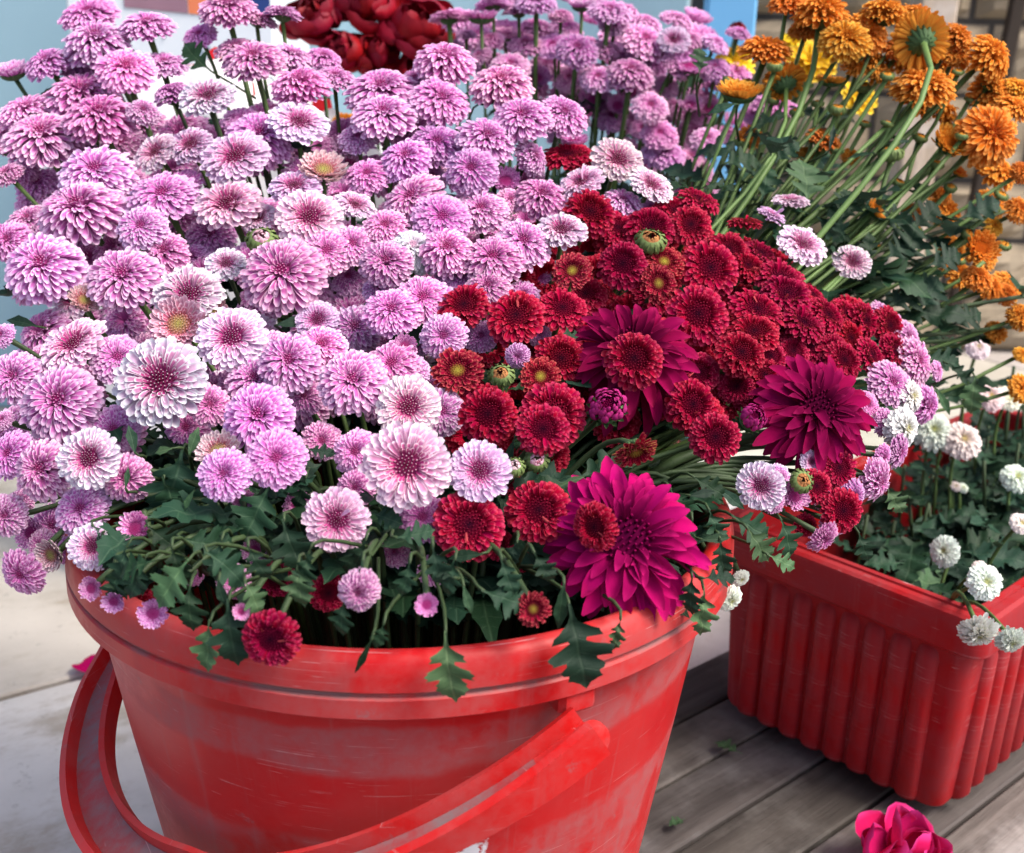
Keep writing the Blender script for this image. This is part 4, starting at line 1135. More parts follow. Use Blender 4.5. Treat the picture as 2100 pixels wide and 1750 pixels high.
# ================================================================== the front bouquet (positions read off the photograph, heads lie on the bouquet's dome)
TINT['large bright magenta chrysanthemum overhanging the bucket rim'] = (1.25, 1, 1.45)
TINT['large spiky magenta chrysanthemum behind a crimson one, right of centre'] = (.8, 1, .75)
TINT['large spiky wine magenta chrysanthemum at the bouquet\'s right'] = (.8, 1, .78)
table('''
A p 545 75 335 0 .72
A p 905 150 325 .05 .78
A p 1400 50 350 0 .75
A p 1590 110 230 .3 .85 .6
A p 1740 75 230 .15 .93 .4
A p 1225 210 220 -.2 .6 .8
A p 75 435 210 -.1 .8
A p 290 385 300 -.25 .7
A p 600 270 400 0 .72
A p 480 425 210 0 .88 1
A p 775 425 330 .25 .55
A p 1010 385 270 .2 .8 1
A p 1560 360 350 0 .7
A p 1450 300 250 -.1 .8 1
A p 1790 345 280 .3 .75 .8
A p 1985 360 230 .2 .7 1.2
A p 1850 530 360 0 .78
A p 2060 470 240 .1 .85 .3
A w 1275 585 370 0 .65
A p 1060 580 240 -.3 .8 .5
A w 1840 740 380 .18 .6
A p 880 690 190 .35 .45
A p 510 600 430 0 .75 .8
A p 170 680 340 -.1 .8 .6
A p 620 730 420 .1 .68
A p 260 840 490 0 .66 | biggest domed orchid chrysanthemum at the left edge, above a thick green stem
A p 60 890 200 -.3 .6 1
A w 950 930 310 -.3 .5 .3
A w 1170 890 320 -.1 .5 .3
A w 1445 950 440 0 .5 -.2 | pale pink crimson eyed chrysanthemum, largest of three in a row, upper left
A p 1600 850 390 .1 .5 .6
A c 1990 1035 290 .2 .62
A w 1810 1140 340 0 .68
A w 1900 1330 440 .05 .42 -.2
A p 590 1060 440 0 .65
A p 500 1305 490 -.1 .6
A p 300 1350 250 -.2 .6 1
A p 1000 1190 390 .05 .6
A p 1150 1130 190 .3 .4 1
A p 870 1390 320 0 .42
A w 1400 1250 430 -.05 .55 .3
A w 1590 1340 240 -.1 .5 .8
A b 1610 1480 180 .1 .55 | greenish white bud under the pale pink blooms, left of centre
A p 180 1360 260 -.1 .6 1
A p 45 1070 200 -.3 .6
A p 60 1480 270 -.15 .4
A p 270 1640 480 0 .5
A p 540 1570 150 .2 .4 1.6
A p 760 1700 440 0 .5
A p 1020 1560 280 0 .5 .8
A w 1390 1620 260 .1 .45 .8
A p 1740 1680 490 0 .36 | round domed orchid chrysanthemum in the centre of the left half
A p 2010 1540 340 .05 .45 .2
A p 750 880 260 0 .4 1.8
A p 1100 1370 270 0 .4 1.8
A p 1300 1450 300 0 .4 1.8
A p 240 1140 260 0 .5 1.8
A p 130 1050 210 0 .5 1.2
A p 1180 1590 200 0 .4 1.8
A p 30 820 200 -.2 .6 1.5
A p 1500 740 260 .2 .6 1.6
A p 1960 900 200 0 .5 1.8
B p 635 385 370 0 .76
B p 985 530 380 0 .7
B p 1110 725 375 0 .56 -.2
B p 1365 705 320 .3 .52
B p 245 560 410 0 .7 .5
B p 260 705 380 -.08 .6
B p 610 615 345 .3 .62
B p 450 490 170 .1 .7 1
B p 100 840 240 0 .6 .8
B p 590 880 320 0 .62 .4
B p 890 860 375 .25 .56
B p 400 985 320 -.05 .6
B p 800 1040 330 0 .38 -.2
B p 160 1070 280 -.1 .55 .2
B p 430 1210 400 -.32 .5
B p 620 1330 350 .2 .45 -.2
B p 860 1290 340 0 .58 .4
B p 1040 1230 170 .3 .5 .9
B p 1170 970 220 .75 .35 .8
B p 1230 1220 310 0 .52 .7
B p 1010 1110 200 .1 .5 1.3
B w 1355 1410 340 0 .74 -.2 | pale rimmed pink chrysanthemum on its own stem just above the crimson flowers
B w 1700 975 350 .05 .42 | pink crimson eyed chrysanthemum topping the small group above the crimson flowers
B w 1910 1130 300 .3 .6
B w 1470 1110 330 -.35 .7 .2
B p 1730 1240 270 .2 .7 .8
B p 1900 1285 190 .2 .7 .9
B r 1395 950 300 0 .8 .9
B r 1530 1310 320 .2 .5
B r 1700 1400 260 .1 .5 .7
B r 1900 1400 310 .1 .6 .4
B r 2050 1300 260 .2 .6 .5
B n 1900 1490 180 .05 .6 -.3
B y 1985 1610 240 0 .25
B y 1420 1665 240 -.05 .4
B r 1730 1625 300 0 .35
B y 1950 1745 230 .05 .3
B p 1120 1490 340 .1 .5
B p 930 1590 360 0 .6
B p 650 1550 330 .05 .55
B p 470 1440 230 .1 .5 .9
B p 270 1390 280 -.05 .62
B w 85 1260 270 .3 .7 .3
B p 70 1500 280 0 .48 .2
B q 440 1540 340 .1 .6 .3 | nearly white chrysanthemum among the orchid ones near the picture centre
B p 275 1615 310 0 .42 -.2
B p 40 1700 230 0 .4 1.4
B p 720 1690 260 .1 .55 .6
B p 1200 1690 200 .1 .4 1.6
B p 560 1090 200 .1 .5 1.4
B p 1430 865 180 0 .8 1.2
D c 520 95 190 .5 .4 .2
D w 1160 55 480 0 .48
D c 1095 240 330 0 .28 -.3 | rosy cupped chrysanthemum with yellow green eye, touching a pale bloom
D w 1425 320 450 .05 .36 -.2
D w 1950 215 270 0 .4 .8
D c 1300 165 220 .1 .3 .6
D w 440 355 440 -.15 .6
D p 10 310 150 -.3 .4
D p 85 565 310 -.1 .3
D p 370 725 460 0 .32
D p 720 450 310 .2 .4 1
D w 985 590 610 0 .42 -.2 | largest pale pink chrysanthemum with crimson eye, left side of the bouquet
D p 1290 740 250 .4 .2 .6
D p 1570 590 330 0 .5 .6
D p 1690 390 230 .2 .4 1
D p 1780 475 390 0 .52
D p 1980 380 290 .05 .5 .4
D p 1590 810 420 .05 .35
D p 1700 1065 355 0 .22 -.2
D p 1380 1165 325 0 .15 -.3
D c 1340 1020 260 -.1 .4 .3
D w 545 1070 415 0 .12 -.3 | white rimmed chrysanthemum with rosy eye, bending over dark leaves at left
D p 780 1190 300 .2 .1 .5
D p 270 1140 360 -.1 .3
D p 60 1040 290 -.25 .25
D p 20 830 130 -.3 .3
D p 700 890 290 .1 .3 1
D p 500 1380 310 0 .3 .3
D w 570 1610 310 .1 .2
D v 830 1500 210 -.3 .25
D p 40 1420 250 -.25 .1
D p 130 1330 170 -.1 .2 1
D c 310 1665 210 -.35 -.1
D p 1340 640 200 .2 .2 1.7
D p 1870 690 220 .1 .2 1
D w 2070 1450 430 .15 .02 -.2 | pink crimson eyed chrysanthemum low in front, above the leaves over the rim
D v 1830 1350 170 .1 0 1.2
D p 1570 1640 160 0 0 1
D p 250 450 180 0 .3 1.6
D p 600 520 200 0 .3 1.8
D p 1150 880 260 0 .2 1.7
D p 1980 960 230 .1 .2 1
D p 330 1480 240 -.1 .1 1.2
D p 190 1530 200 -.2 .1 1
D p 1460 620 240 0 .3 1.6
D p 900 400 220 0 .3 2
E p 310 160 340 .05 .52
E p 500 80 340 0 .55
E p 900 20 290 0 .6 .3
E p 90 270 300 0 .3 1.2
E p 230 30 200 0 .5 .7
E p 630 315 275 0 .2
E v 390 380 155 0 .05 -.2
E p 310 490 340 .05 .5
E p 430 530 220 .2 .4 .6
E p 70 590 400 0 .35 -.2
E p 1085 440 150 0 -.2
E p 860 320 200 .1 .2 .8
E p 1220 310 150 .1 .2 .9
E p 470 370 160 .2 .2 1.4
E w 410 750 420 0 .22 | white rimmed chrysanthemum with dark crimson eye, directly above the largest front bloom
E p 620 780 280 .2 .2 .7
E w 400 1110 575 0 .14 -.3 | largest pale pink front chrysanthemum, low in the middle beside the crimson ones
E w 850 1145 390 .02 .14 -.2
E p 90 1030 270 -.2 .2 .7
E p 500 1430 310 0 .3 .5
E p 1120 60 200 .1 .5 1
E r 755 130 320 0 .5
E r 1075 195 360 0 .42 -.2
E r 1360 145 300 .1 .42
E y 715 530 300 0 .22
E n 985 565 150 -.1 .5
E y 1225 565 240 0 .4
E r 1350 460 340 .05 .4 .7
E r 900 800 360 0 .15
E r 1310 790 420 .05 .2 .3
E r 1240 890 320 -.05 .18 -.4
E m 1640 745 250 0 .35 -.2 | purple half open bud between two crimson blooms, below the upper magenta bloom
E r 1800 460 360 0 .3 -.6 | crimson chrysanthemum standing in front of the upper large magenta bloom
E M 1790 430 900 .02 .55 .2 | large spiky magenta chrysanthemum behind a crimson one, right of centre
E r 785 1480 440 0 .2
E r 1215 1390 395 .05 .25
E r 1560 1490 285 -.5 0 -.8 | crimson chrysanthemum turned left in front of the lowest magenta bloom
E M 1740 1560 1090 .02 .40 .2 | large bright magenta chrysanthemum overhanging the bucket rim
E y 1810 1030 270 .15 -.78 -.3
E b 1065 1130 130 .05 .6
E b 1200 1085 140 .1 .3 .4
E r 760 660 200 .1 .2 1.2
E r 1960 700 260 .1 .3 1.2
E r 1560 600 220 0 .2 1.5
E r 1020 1220 170 0 0 1.4
E p 560 620 200 0 .2 1.6
E r 1500 60 260 0 .5 1.2
E r 1900 60 260 .1 .4 1
F r 95 180 370 .05 .12
F r 300 330 230 .1 .4 1
F r 460 150 340 .3 .55
F r 640 60 310 .2 .6
F r 740 240 290 .35 .6
F r 890 190 260 .5 .6
F r 800 60 180 .4 .6 .4
F r 1120 220 230 .62 .25 .2
F r 1270 255 240 .58 .3 .3
F r 1160 435 240 .55 .2
F r 1300 410 220 .55 .2 .3
F r 440 295 300 0 .65
F r 190 310 220 .1 .5 .7
F r 360 420 310 .2 .45
F r 800 380 240 .2 .5 .5
F r 990 465 240 .25 .4 .2
F r 680 410 220 .1 .4 .5
F r 910 310 180 .3 .5 .5
F r 500 560 260 .2 .3 .7
F M 830 760 820 .18 .42 -.4 | large spiky wine magenta chrysanthemum at the bouquet's right
F m 430 820 185 .25 .35 -.3 | small round purple magenta bud left of the right hand magenta bloom
F r 60 740 340 .05 .2 .3
F r 200 940 310 .05 .2
F r 330 630 220 .1 .3 1
F r 420 700 220 .1 .3 1.2
F r 100 540 260 0 .3 1
F p 1320 300 280 .5 .3 .6
F p 1290 600 310 .35 .3 | orchid chrysanthemum at the bouquet's right edge, beside the white ones
F p 1440 470 290 .6 .2 .4
F p 1570 530 130 .7 .1 .6
F p 1140 740 190 .5 .2 .4
F p 1480 740 240 .62 -.1 .4
F p 1250 850 180 .5 0 .4
F p 1340 1030 210 .7 -.2 .4
F p 1230 1060 150 .6 -.2 .4
F p 1180 1200 260 .62 -.3 .3
F w 480 1240 320 -.25 .15
F w 790 1090 160 .3 .2 .5
F p 600 1180 150 .3 .2 .6
F p 870 1560 210 .5 -.6
F p 870 1300 170 .4 0 .6
F W 1385 690 220 .6 .1 .2
F W 1350 880 250 .55 -.1 .1
F n 730 1210 140 .2 .3 | dark closed bud at lower right of the bouquet, left of a crimson bloom
F r 960 1130 240 .2 .3 .3
F r 985 1390 270 .3 0 -.1
F r 760 1480 150 .3 0 .7
F r 1060 320 200 .4 .4 .8
F r 620 520 240 .1 .4 1
F r 1010 180 220 .5 .5 .3
F r 1030 330 230 .45 .4 .2
F r 760 130 220 .35 .6 .3
F r 580 250 230 .2 .5 .5
F r 930 400 220 .3 .4 .3
F r 540 440 230 .15 .4 .4
F p 1380 330 230 .6 .3 .5
F p 1230 180 180 .5 .5 .7
C w 740 1500 350 .3 .6 0
C w 1045 1610 245 .12 .2 0
C w 665 1230 235 0 .9 .3
C w 550 1320 210 .35 .8 .3
C r 100 1235 260 .2 .8 .3
C r 380 1375 220 .1 .9 .2
C r 50 1385 270 .1 .4 .2
C r 170 1650 360 .05 .2 0
C r 280 1540 260 .3 .5 .4
C r 400 1640 230 .3 .5 .4
C r 600 1710 310 .2 .6 .2
C r 480 1560 230 .3 .6 .6
G p 130 30 280 -.2 -.3 -.2
G p 700 200 140 0 -.3 .3
G r 870 260 280 -.1 -.1 .5
G v 940 275 180 .25 .1 -.1
G v 1485 262 105 .1 0 .2
G r 1665 430 330 -.1 -.12 -.2 | dark crimson chrysanthemum drooping over the bucket rim at front left
G r 1700 60 220 0 0 .8
G r 2020 150 230 0 0 .6
G p 1430 80 210 0 0 .6
H p 110 130 250 -.1 -.2 .2
H v 525 220 145 0 .1 .2
H y 1180 245 225 .15 .05 0 | small crimson chrysanthemum with yellow eye, low beside the overhanging magenta bloom
H p 560 10 190 0 .1 .6
E p 90 1250 230 -.1 .2 .9
D p 1500 1330 150 0 .1 1
D p 430 1640 170 .1 0 .8
D p 250 1600 190 -.2 .1 .6
D p 700 1720 150 0 .1 .9
G p 1180 40 130 0 -.1 .6
G v 560 120 150 -.1 -.1 .1
E r 960 1600 190 0 .1 .9
E r 1100 1700 150 .1 0 1
E p 330 1640 190 0 .1 .8
F p 690 1300 190 .35 .1 .3
F p 560 1330 150 .3 0 .4
F r 820 1240 220 .3 .2 .2
F p 1050 1290 190 .5 -.1 .2
F p 940 1460 190 .45 -.2 .3
''')

# blooms deeper in the bouquet, seen between the ones in front
def inside(poly, x, y):
    c = False
    for i in range(len(poly)):
        (x0, y0), (x1, y1) = poly[i], poly[i - 1]
        if (y0 > y) != (y1 > y) and x < (x1 - x0) * (y - y0) / (y1 - y0) + x0: c = not c
    return c
DEEP = {'main': [], 'orange': [], 'back': []}
def fill(poly, kinds, step, lay, dia, bunch='main', depth=None, seed=1):
    r2 = random.Random(seed)
    xs = [p[0] for p in poly]; ys = [p[1] for p in poly]
    y = min(ys)
    while y < max(ys):
        x = min(xs)
        while x < max(xs):
            px, py = x + r2.uniform(-.35, .35) * step, y + r2.uniform(-.35, .35) * step
            x += step
            if not inside(poly, px, py): continue
            ly = r2.uniform(*lay)
            flower(r2.choice(kinds), px, py, r2.uniform(*dia), None, None, ly, bunch, depth=None if depth is None else depth + ly * .03, stuff=DEEP[bunch])
        y += step * .9
fill([(0, 190), (420, 230), (800, 230), (1130, 340), (1120, 560), (860, 610), (880, 830), (640, 880), (420, 830), (0, 1010)], 'pppppppw', 88, (1.5, 2.7), (280, 350), seed=3)
fill([(1130, 440), (1420, 430), (1690, 570), (1840, 690), (1690, 820), (1450, 880), (950, 960), (910, 660)], 'r', 76, (1.2, 2.0), (270, 330), seed=4)

# ------------------------------------------------------------------ orange bunch at the right
table('''
C o 1000 245 340 -.1 .36 -.3 | orange chrysanthemum facing forward at the top of the orange bunch
C o 1150 220 260 .1 .4 .5
C o 850 80 400 -.05 .85 .3
C o 640 20 260 -.1 .85 .6
C o 1240 80 330 .05 .9 .5
C o 1440 90 220 .2 .85 .8
C o* 1455 240 400 .05 .62 -.4 | orange chrysanthemum seen from below with green calyx and thick stem
C o 1690 230 240 .4 .6 .5
C o 1680 345 220 .3 .6 .5
C o 1880 350 360 .58 .5 -.2
C o 1890 510 210 .4 .8 .2
C o 2060 545 230 .3 .7 .4
C o 1480 530 440 .08 .85 -.3
C o 1885 830 430 .08 .22 -.5 | largest orange chrysanthemum facing forward near the right edge
C k 1645 875 250 .25 .38 -.4
C o 2040 660 280 .3 .7 0
C o 1900 580 310 .15 .8 .5
C o 510 300 380 .05 .85 .6
C o* 620 500 310 -.1 .75 .7
C k 350 560 310 .05 .83 -.6 | small flat orange chrysanthemum on a tall stem, leftmost of the orange ones
C k 910 490 210 .05 .92 .4
C o 870 860 270 .42 .75 .5
C o 1035 965 140 .3 .6 .8
C o 760 945 150 .1 .7 .9
C o 420 840 190 .1 .4 1.5
C o 1200 430 180 .1 .6 1
C k 1840 1520 240 .1 .12 -.6
C o 1815 1705 240 .2 .6 -.4
C K 1280 955 140 -.05 .9 -.5
C k 1190 1295 160 .65 .45 -.4
C K 950 675 110 .1 .8 .2
C K 1460 850 90 .2 .7 .4
C o 1410 1310 170 .3 .5 .8
C o 1590 1200 150 .3 .5 1
C o 2070 1290 200 .2 .3 .6
C o 2085 1060 170 .2 .4 .4
C o 1910 1390 150 .2 .4 .9
F o 1900 20 200 .3 .4 .8
C K 700 700 90 .1 .8 .3
C K 1120 760 80 .1 .8 .6
C K 1560 1010 90 .2 .8 .2
C K 1330 1130 80 .2 .7 .4
C k 1700 1060 120 .3 .6 .4
C K 1960 1200 90 .3 .6 .2
C K 830 640 80 0 .9 .6
C o 1330 300 230 .1 .7 .9
C o 750 180 230 -.1 .8 .9
C o 1060 400 200 .1 .7 1
C K 1750 1440 90 .3 .5 0
F o 1990 60 180 .3 .4 .9
F o 2080 200 200 .3 .3 .8
F o 1930 290 160 .3 .3 1.2
F o 2080 430 120 .3 .4 .5
F o 2090 640 200 .3 .1 .4
''', 'orange', lambda x, y: 0.77)

fill([(1640, 0), (1800, 0), (1930, 60), (2100, 180), (2100, 420), (1960, 300), (1850, 190), (1600, 130)], 'o', 84, (1.0, 1.9), (290, 340), 'orange', .77, 5)
fill([(1850, 400), (2100, 330), (2100, 700), (1980, 640)], 'o', 95, (1.5, 2.6), (220, 280), 'orange', .77, 6)
r9 = random.Random(21)
for k in range(26):
    bx9, by9 = r9.uniform(1480, 2060), r9.uniform(120, 640)
    if by9 < 60 + (bx9 - 1480) * .1: continue
    flower('K', bx9, by9, r9.uniform(60, 90), r9.uniform(-.1, .3), r9.uniform(.6, .9), bunch='orange', depth=.77 + r9.uniform(-.02, .05), leafy=1)
# ------------------------------------------------------------------ further bunches behind
table('''
B p 1450 310 245 .1 .5
B p 1580 480 220 0 .55 .2
B p 1780 455 280 0 .7
B p 1900 650 215 .1 .35 -.3
B p 1960 820 215 .1 .5
B p 1985 945 240 .1 .6 .3
B p 1870 240 300 .35 .6 .5
B p 1830 330 210 .5 .6 .8
B w 2045 240 210 0 .4
B p 1650 60 250 .1 .7
B p 1680 150 200 .1 .6 .6
B p 1200 15 260 0 .85
B p 660 95 240 0 .93
B p 860 95 210 0 .92
B p 1090 60 190 0 .9 .5
B p 930 20 200 0 .92 .4
B p 1300 270 210 -.2 .6 .8
B p 1040 400 250 0 .6
B p 920 250 160 -.2 .7 .6
B p 1130 270 210 0 .7 .8
B p 850 340 150 -.4 .6 .4
B p 1620 310 180 0 .8 .8
B p 2055 410 200 .6 .5 .3
B p 1350 100 150 0 .8 .8
B p 2085 290 210 .2 .5 .4
B p 1850 790 150 0 .4 1
B p 1750 350 170 .2 .6 1.2
B p 1660 720 200 0 .4 1.5
B p 1780 560 180 0 .4 1.5
B p 1560 620 200 0 .4 1.5
B p 1400 480 190 0 .4 1.5
B p 1200 480 180 0 .4 1.5
B p 1480 30 160 0 .9 1
B p 1010 210 170 0 .8 1
B p 770 210 130 0 .9 1
B p 1700 650 150 0 .4 1
B p 2000 520 170 .2 .5 1.2
C p 50 250 160 0 .7 .4
C p 120 250 150 .1 .7 .7
C p 205 265 170 .3 .7 .4
C p 40 400 210 0 .6 .2
C p 200 430 200 0 .6 .5
C p 330 455 200 .1 .6 .6
C p 560 640 260 .1 .85 .3
C p 660 665 170 .2 .8 .5
C p 50 640 160 0 .6 .8
C p 150 850 190 0 .5 .6
C p 50 965 150 0 .5 .6
C p 345 200 160 .2 .8 .5
C p 160 660 160 0 .5 1.2
C p 430 700 150 0 .5 1
C Y 330 375 220 0 .4 .8
C Y 800 370 300 0 .3 .8
C Y 1090 600 210 .1 .2 .8
C Y 680 270 160 0 .4 2.4
''', 'back', lambda x, y: 0.95)
fill([(880, -10), (1200, -10), (1440, 0), (1560, 200), (1500, 330), (1400, 420), (1230, 330), (1000, 180)], 'p', 56, (1.0, 3.6), (190, 240), 'back', .97, 7)
table('''
F W 1540 905 240 -.1 .4 0
F W 1720 960 220 .05 .4 -.2
F W 1620 930 180 0 .5 .3
F W 2055 1190 180 0 .5 -.6
F W 1890 690 170 0 .4 1.2
F W 2010 700 150 .1 .4 1.5
F W 1815 395 130 0 .6 2
F W 1680 1240 65 0 .5 .5
F W 1725 1250 65 .1 .5 .5
F W 1610 1640 180 -.6 .2 -5
F W 2080 1470 120 .1 .4 -5
F W 1830 1750 95 0 .3 -7
I W 1860 80 205 0 .2 -8.6 | white chrysanthemum facing forward over the planter's near corner
I W 1820 385 245 -.05 -.72 -9.2 | drooping white chrysanthemum, left of the pair hanging over the planter rim
I W 2020 440 180 .05 -.6 -9.2 | drooping white chrysanthemum, right of the pair hanging over the planter rim
''', 'planter', lambda x, y: 0.93)
table('''
I W 360 60 115 .3 -.5 2
I W 290 185 165 .4 -.45 1.2
''')

# the deeper blooms of each bunch, too hidden to count: one mesh per bunch
def small_petal(key, ri, q):
    V, F, up_, ur_, _m = KIND[key]['ringmesh'][ri][q]
    sel = [j * 5 + i for j in (0, 2, 3, 4, 5) for i in (0, 2, 4)]
    f = [(j * 3 + i, (j + 1) * 3 + i, (j + 1) * 3 + i + 1, j * 3 + i + 1) for j in range(4) for i in range(2)]
    return V[sel], f, [up_[s] for s in sel], [ur_[s] for s in sel]
for bunch, nm, lab in (('main', 'deeper_blooms', 'purple and crimson blooms half hidden deep in the front bouquet'), ('orange', 'deeper_blooms', 'orange blooms half hidden behind the front orange ones'), ('back', 'deeper_blooms', 'far pale purple blooms massed behind the bouquet')):
    keys = sorted({k for k, _v, _w in DEEP[bunch]})
    Vs, Fs, P_, R_, mi, n = [], [], [], [], [], 0
    for key, var, wd in DEEP[bunch]:
        for (ri, q, mt) in KIND[key]['layout'][var]:
            V, f, a, b = small_petal(key, ri, q)
            A_ = np.array(wd @ mt)
            Vs.append(V @ A_[:3, :3].T + A_[:3, 3]); Fs.extend([tuple(i + n for i in ff) for ff in f]); P_.extend(a); R_.extend(b); n += len(V)
            mi.extend([keys.index(key)] * len(f))
    me = mesh('blooms', np.concatenate(Vs), Fs, [M[KIND[k]['mat']] for k in keys], {'petal': P_, 'ring': R_})
    me.polygons.foreach_set('material_index', np.array(mi, dtype=np.int32))
    tag(link(nm, me), lab, 'flowers', kind='stuff')

# roses at the back
def rose(kind, x, y, D, ax, ay, Z, lab):
    flower(kind, x, y, D / TS, ax, ay, bunch='rose', depth=Z, label=lab, split=True, tintv=(random.uniform(.9, 1.1), 1, 1))
for (x, y, D, ax, ay, lab) in ((640, 30, 150, -.1, .5, 'dark red rose, leftmost of the roses at the top'),
                               (745, 5, 150, .1, .5, 'dark red rose cut by the top edge, middle of the roses'),
                               (860, 55, 185, .15, .45, 'bright red rose with broad petals, rightmost of the roses'),
                               (700, 105, 120, -.2, .3, 'dark red rose low in the group beside a white package'),
                               (770, 110, 120, .1, .4, 'dark red rose in the middle of the lower rose row'),
                               (870, 150, 130, .2, .3, 'dark red rose low at right, just above an orchid chrysanthemum')):
    rose('R', x, y, D, ax, ay, 1.06, lab)
flower('R', 1512, 58, 130, 0, .5, bunch='back', depth=1.2, label='dark red rose between pale purple and orange flowers', split=True)
flower('R', 870, 210, 260, 0, .4, bunch='back', depth=.95, label='dark red rose glimpsed below the other roses between purple flowers', split=True)
flower('o', 705, 250, 190, 0, .7, bunch='back', depth=.98, label='single orange chrysanthemum glimpsed among the purple ones, upper left')

# fallen rose on the boards, in front of the planter
def fallen():
    p = on_z(1842, 1768, 0.016)
    root = empty('fallen_rose', (p.x, p.y, 0.0))
    tag(root, 'crumpled bright pink rose lying on the boards by the planter', 'rose')
    K = KIND['F']
    nrm = Vector((0.15, -0.35, 0.95)).normalized()
    rad = 0.040
    world = Matrix.Translation((p.x, p.y, 0.012)) @ nrm.to_track_quat('Z', 'Y').to_matrix().to_4x4() @ Matrix.Diagonal((rad, rad, rad * .62, 1))
    rl = Matrix.Translation(root.location).inverted() @ world
    link('calyx', K['calyx'], root, rl)
    for (ri, q, mt) in K['layout'][1]:
        link('petal', K['ringmesh'][ri][q][4], root, rl @ mt).color = (1, 1, 1, 1)
fallen()
def lone_petal(x, y, z, size, rz, tone, label):
    p = on_z(x, y, z)
    V, F, up_, ur_ = petal_geo((0, 0), (.5, .12), (1, .05), .9, .35, WIDE, 1.0)
    o = link('fallen_petal', mesh('petal', V, F, [M[tone]], {'petal': up_, 'ring': ur_}))
    o.matrix_world = Matrix.Translation(p + Vector((0, 0, .002))) @ Matrix.Rotation(rz, 4, 'Z') @ Matrix.Diagonal((size, size, size, 1))
    tag(o, label, 'petal')
lone_petal(215, 1390, GZ, .036, 2.6, 'magenta', 'dark pink fallen petal on the paving behind the bucket handle')
def lone_leaf(x, y, size, rz, label):
    p = on_z(x, y, 0.0)
    o = link('leaf_scrap', LEAF['leaf_pale'][3])
    o.matrix_world = Matrix.Translation(p + Vector((0, 0, .006))) @ Matrix.Rotation(rz, 4, 'Z') @ Matrix.Rotation(.2, 4, 'X') @ Matrix.Diagonal((size, size, size, 1))
    tag(o, label, 'leaf')
lone_leaf(1520, 1560, .022, 1.0, 'scrap of green leaf on the boards at the planter foot')
lone_leaf(1404, 1694, .015, 2.2, 'tiny green leaf scrap on the boards beside the bucket')

# ------------------------------------------------------------------ leaves that show in the photograph, each joined to the nearest stem
def show_leaf(tile, x, y, L, ang, layer=0.0, tone='leaf', tilt=(0, 0), wide=1.1, var=None, bunch=('main',), depth=None):
    ox, oy = TILE[tile]
    px, py = ox + x * TS, oy + y * TS
    Z = depth if depth is not None else z_front(px, py - L * TS * .5 * math.sin(R(ang)), layer)
    size = L * TS / FPX * Z
    a = R(ang)
    d = RIGHT * math.cos(a) + UP * math.sin(a) + FWD * tilt[1]
    nrm = (-FWD + RIGHT * tilt[0] + UP * 0.35).normalized()
    p = at(px, py, Z)
    best, bd, bp = None, 9, None
    for fl in FLOWERS:
        if fl['bunch'] not in bunch: continue
        for q in fl['pts'][2:]:
            dd = (q - p).length
            if dd < bd: best, bd, bp = fl, dd, q
    root = best['root']
    lf = put_leaf(best['stem'], root, p, d, nrm, size, tone, var if var is not None else random.randrange(5), wide=wide)
    inn = p + FWD * .022 + UP * .004
    pts = bez(p + d.normalized() * size * .06, p - d.normalized() * .005, inn, inn + (FWD * .03 + (bp - inn).normalized() * .02), 4)
    b = MB().tube([q - root.location for q in pts], [.0006, .0007, .0008, .0009, .0010], 5)
    link('petiole', b.mesh('petiole', M['stem_dark'], True), best['stem'])
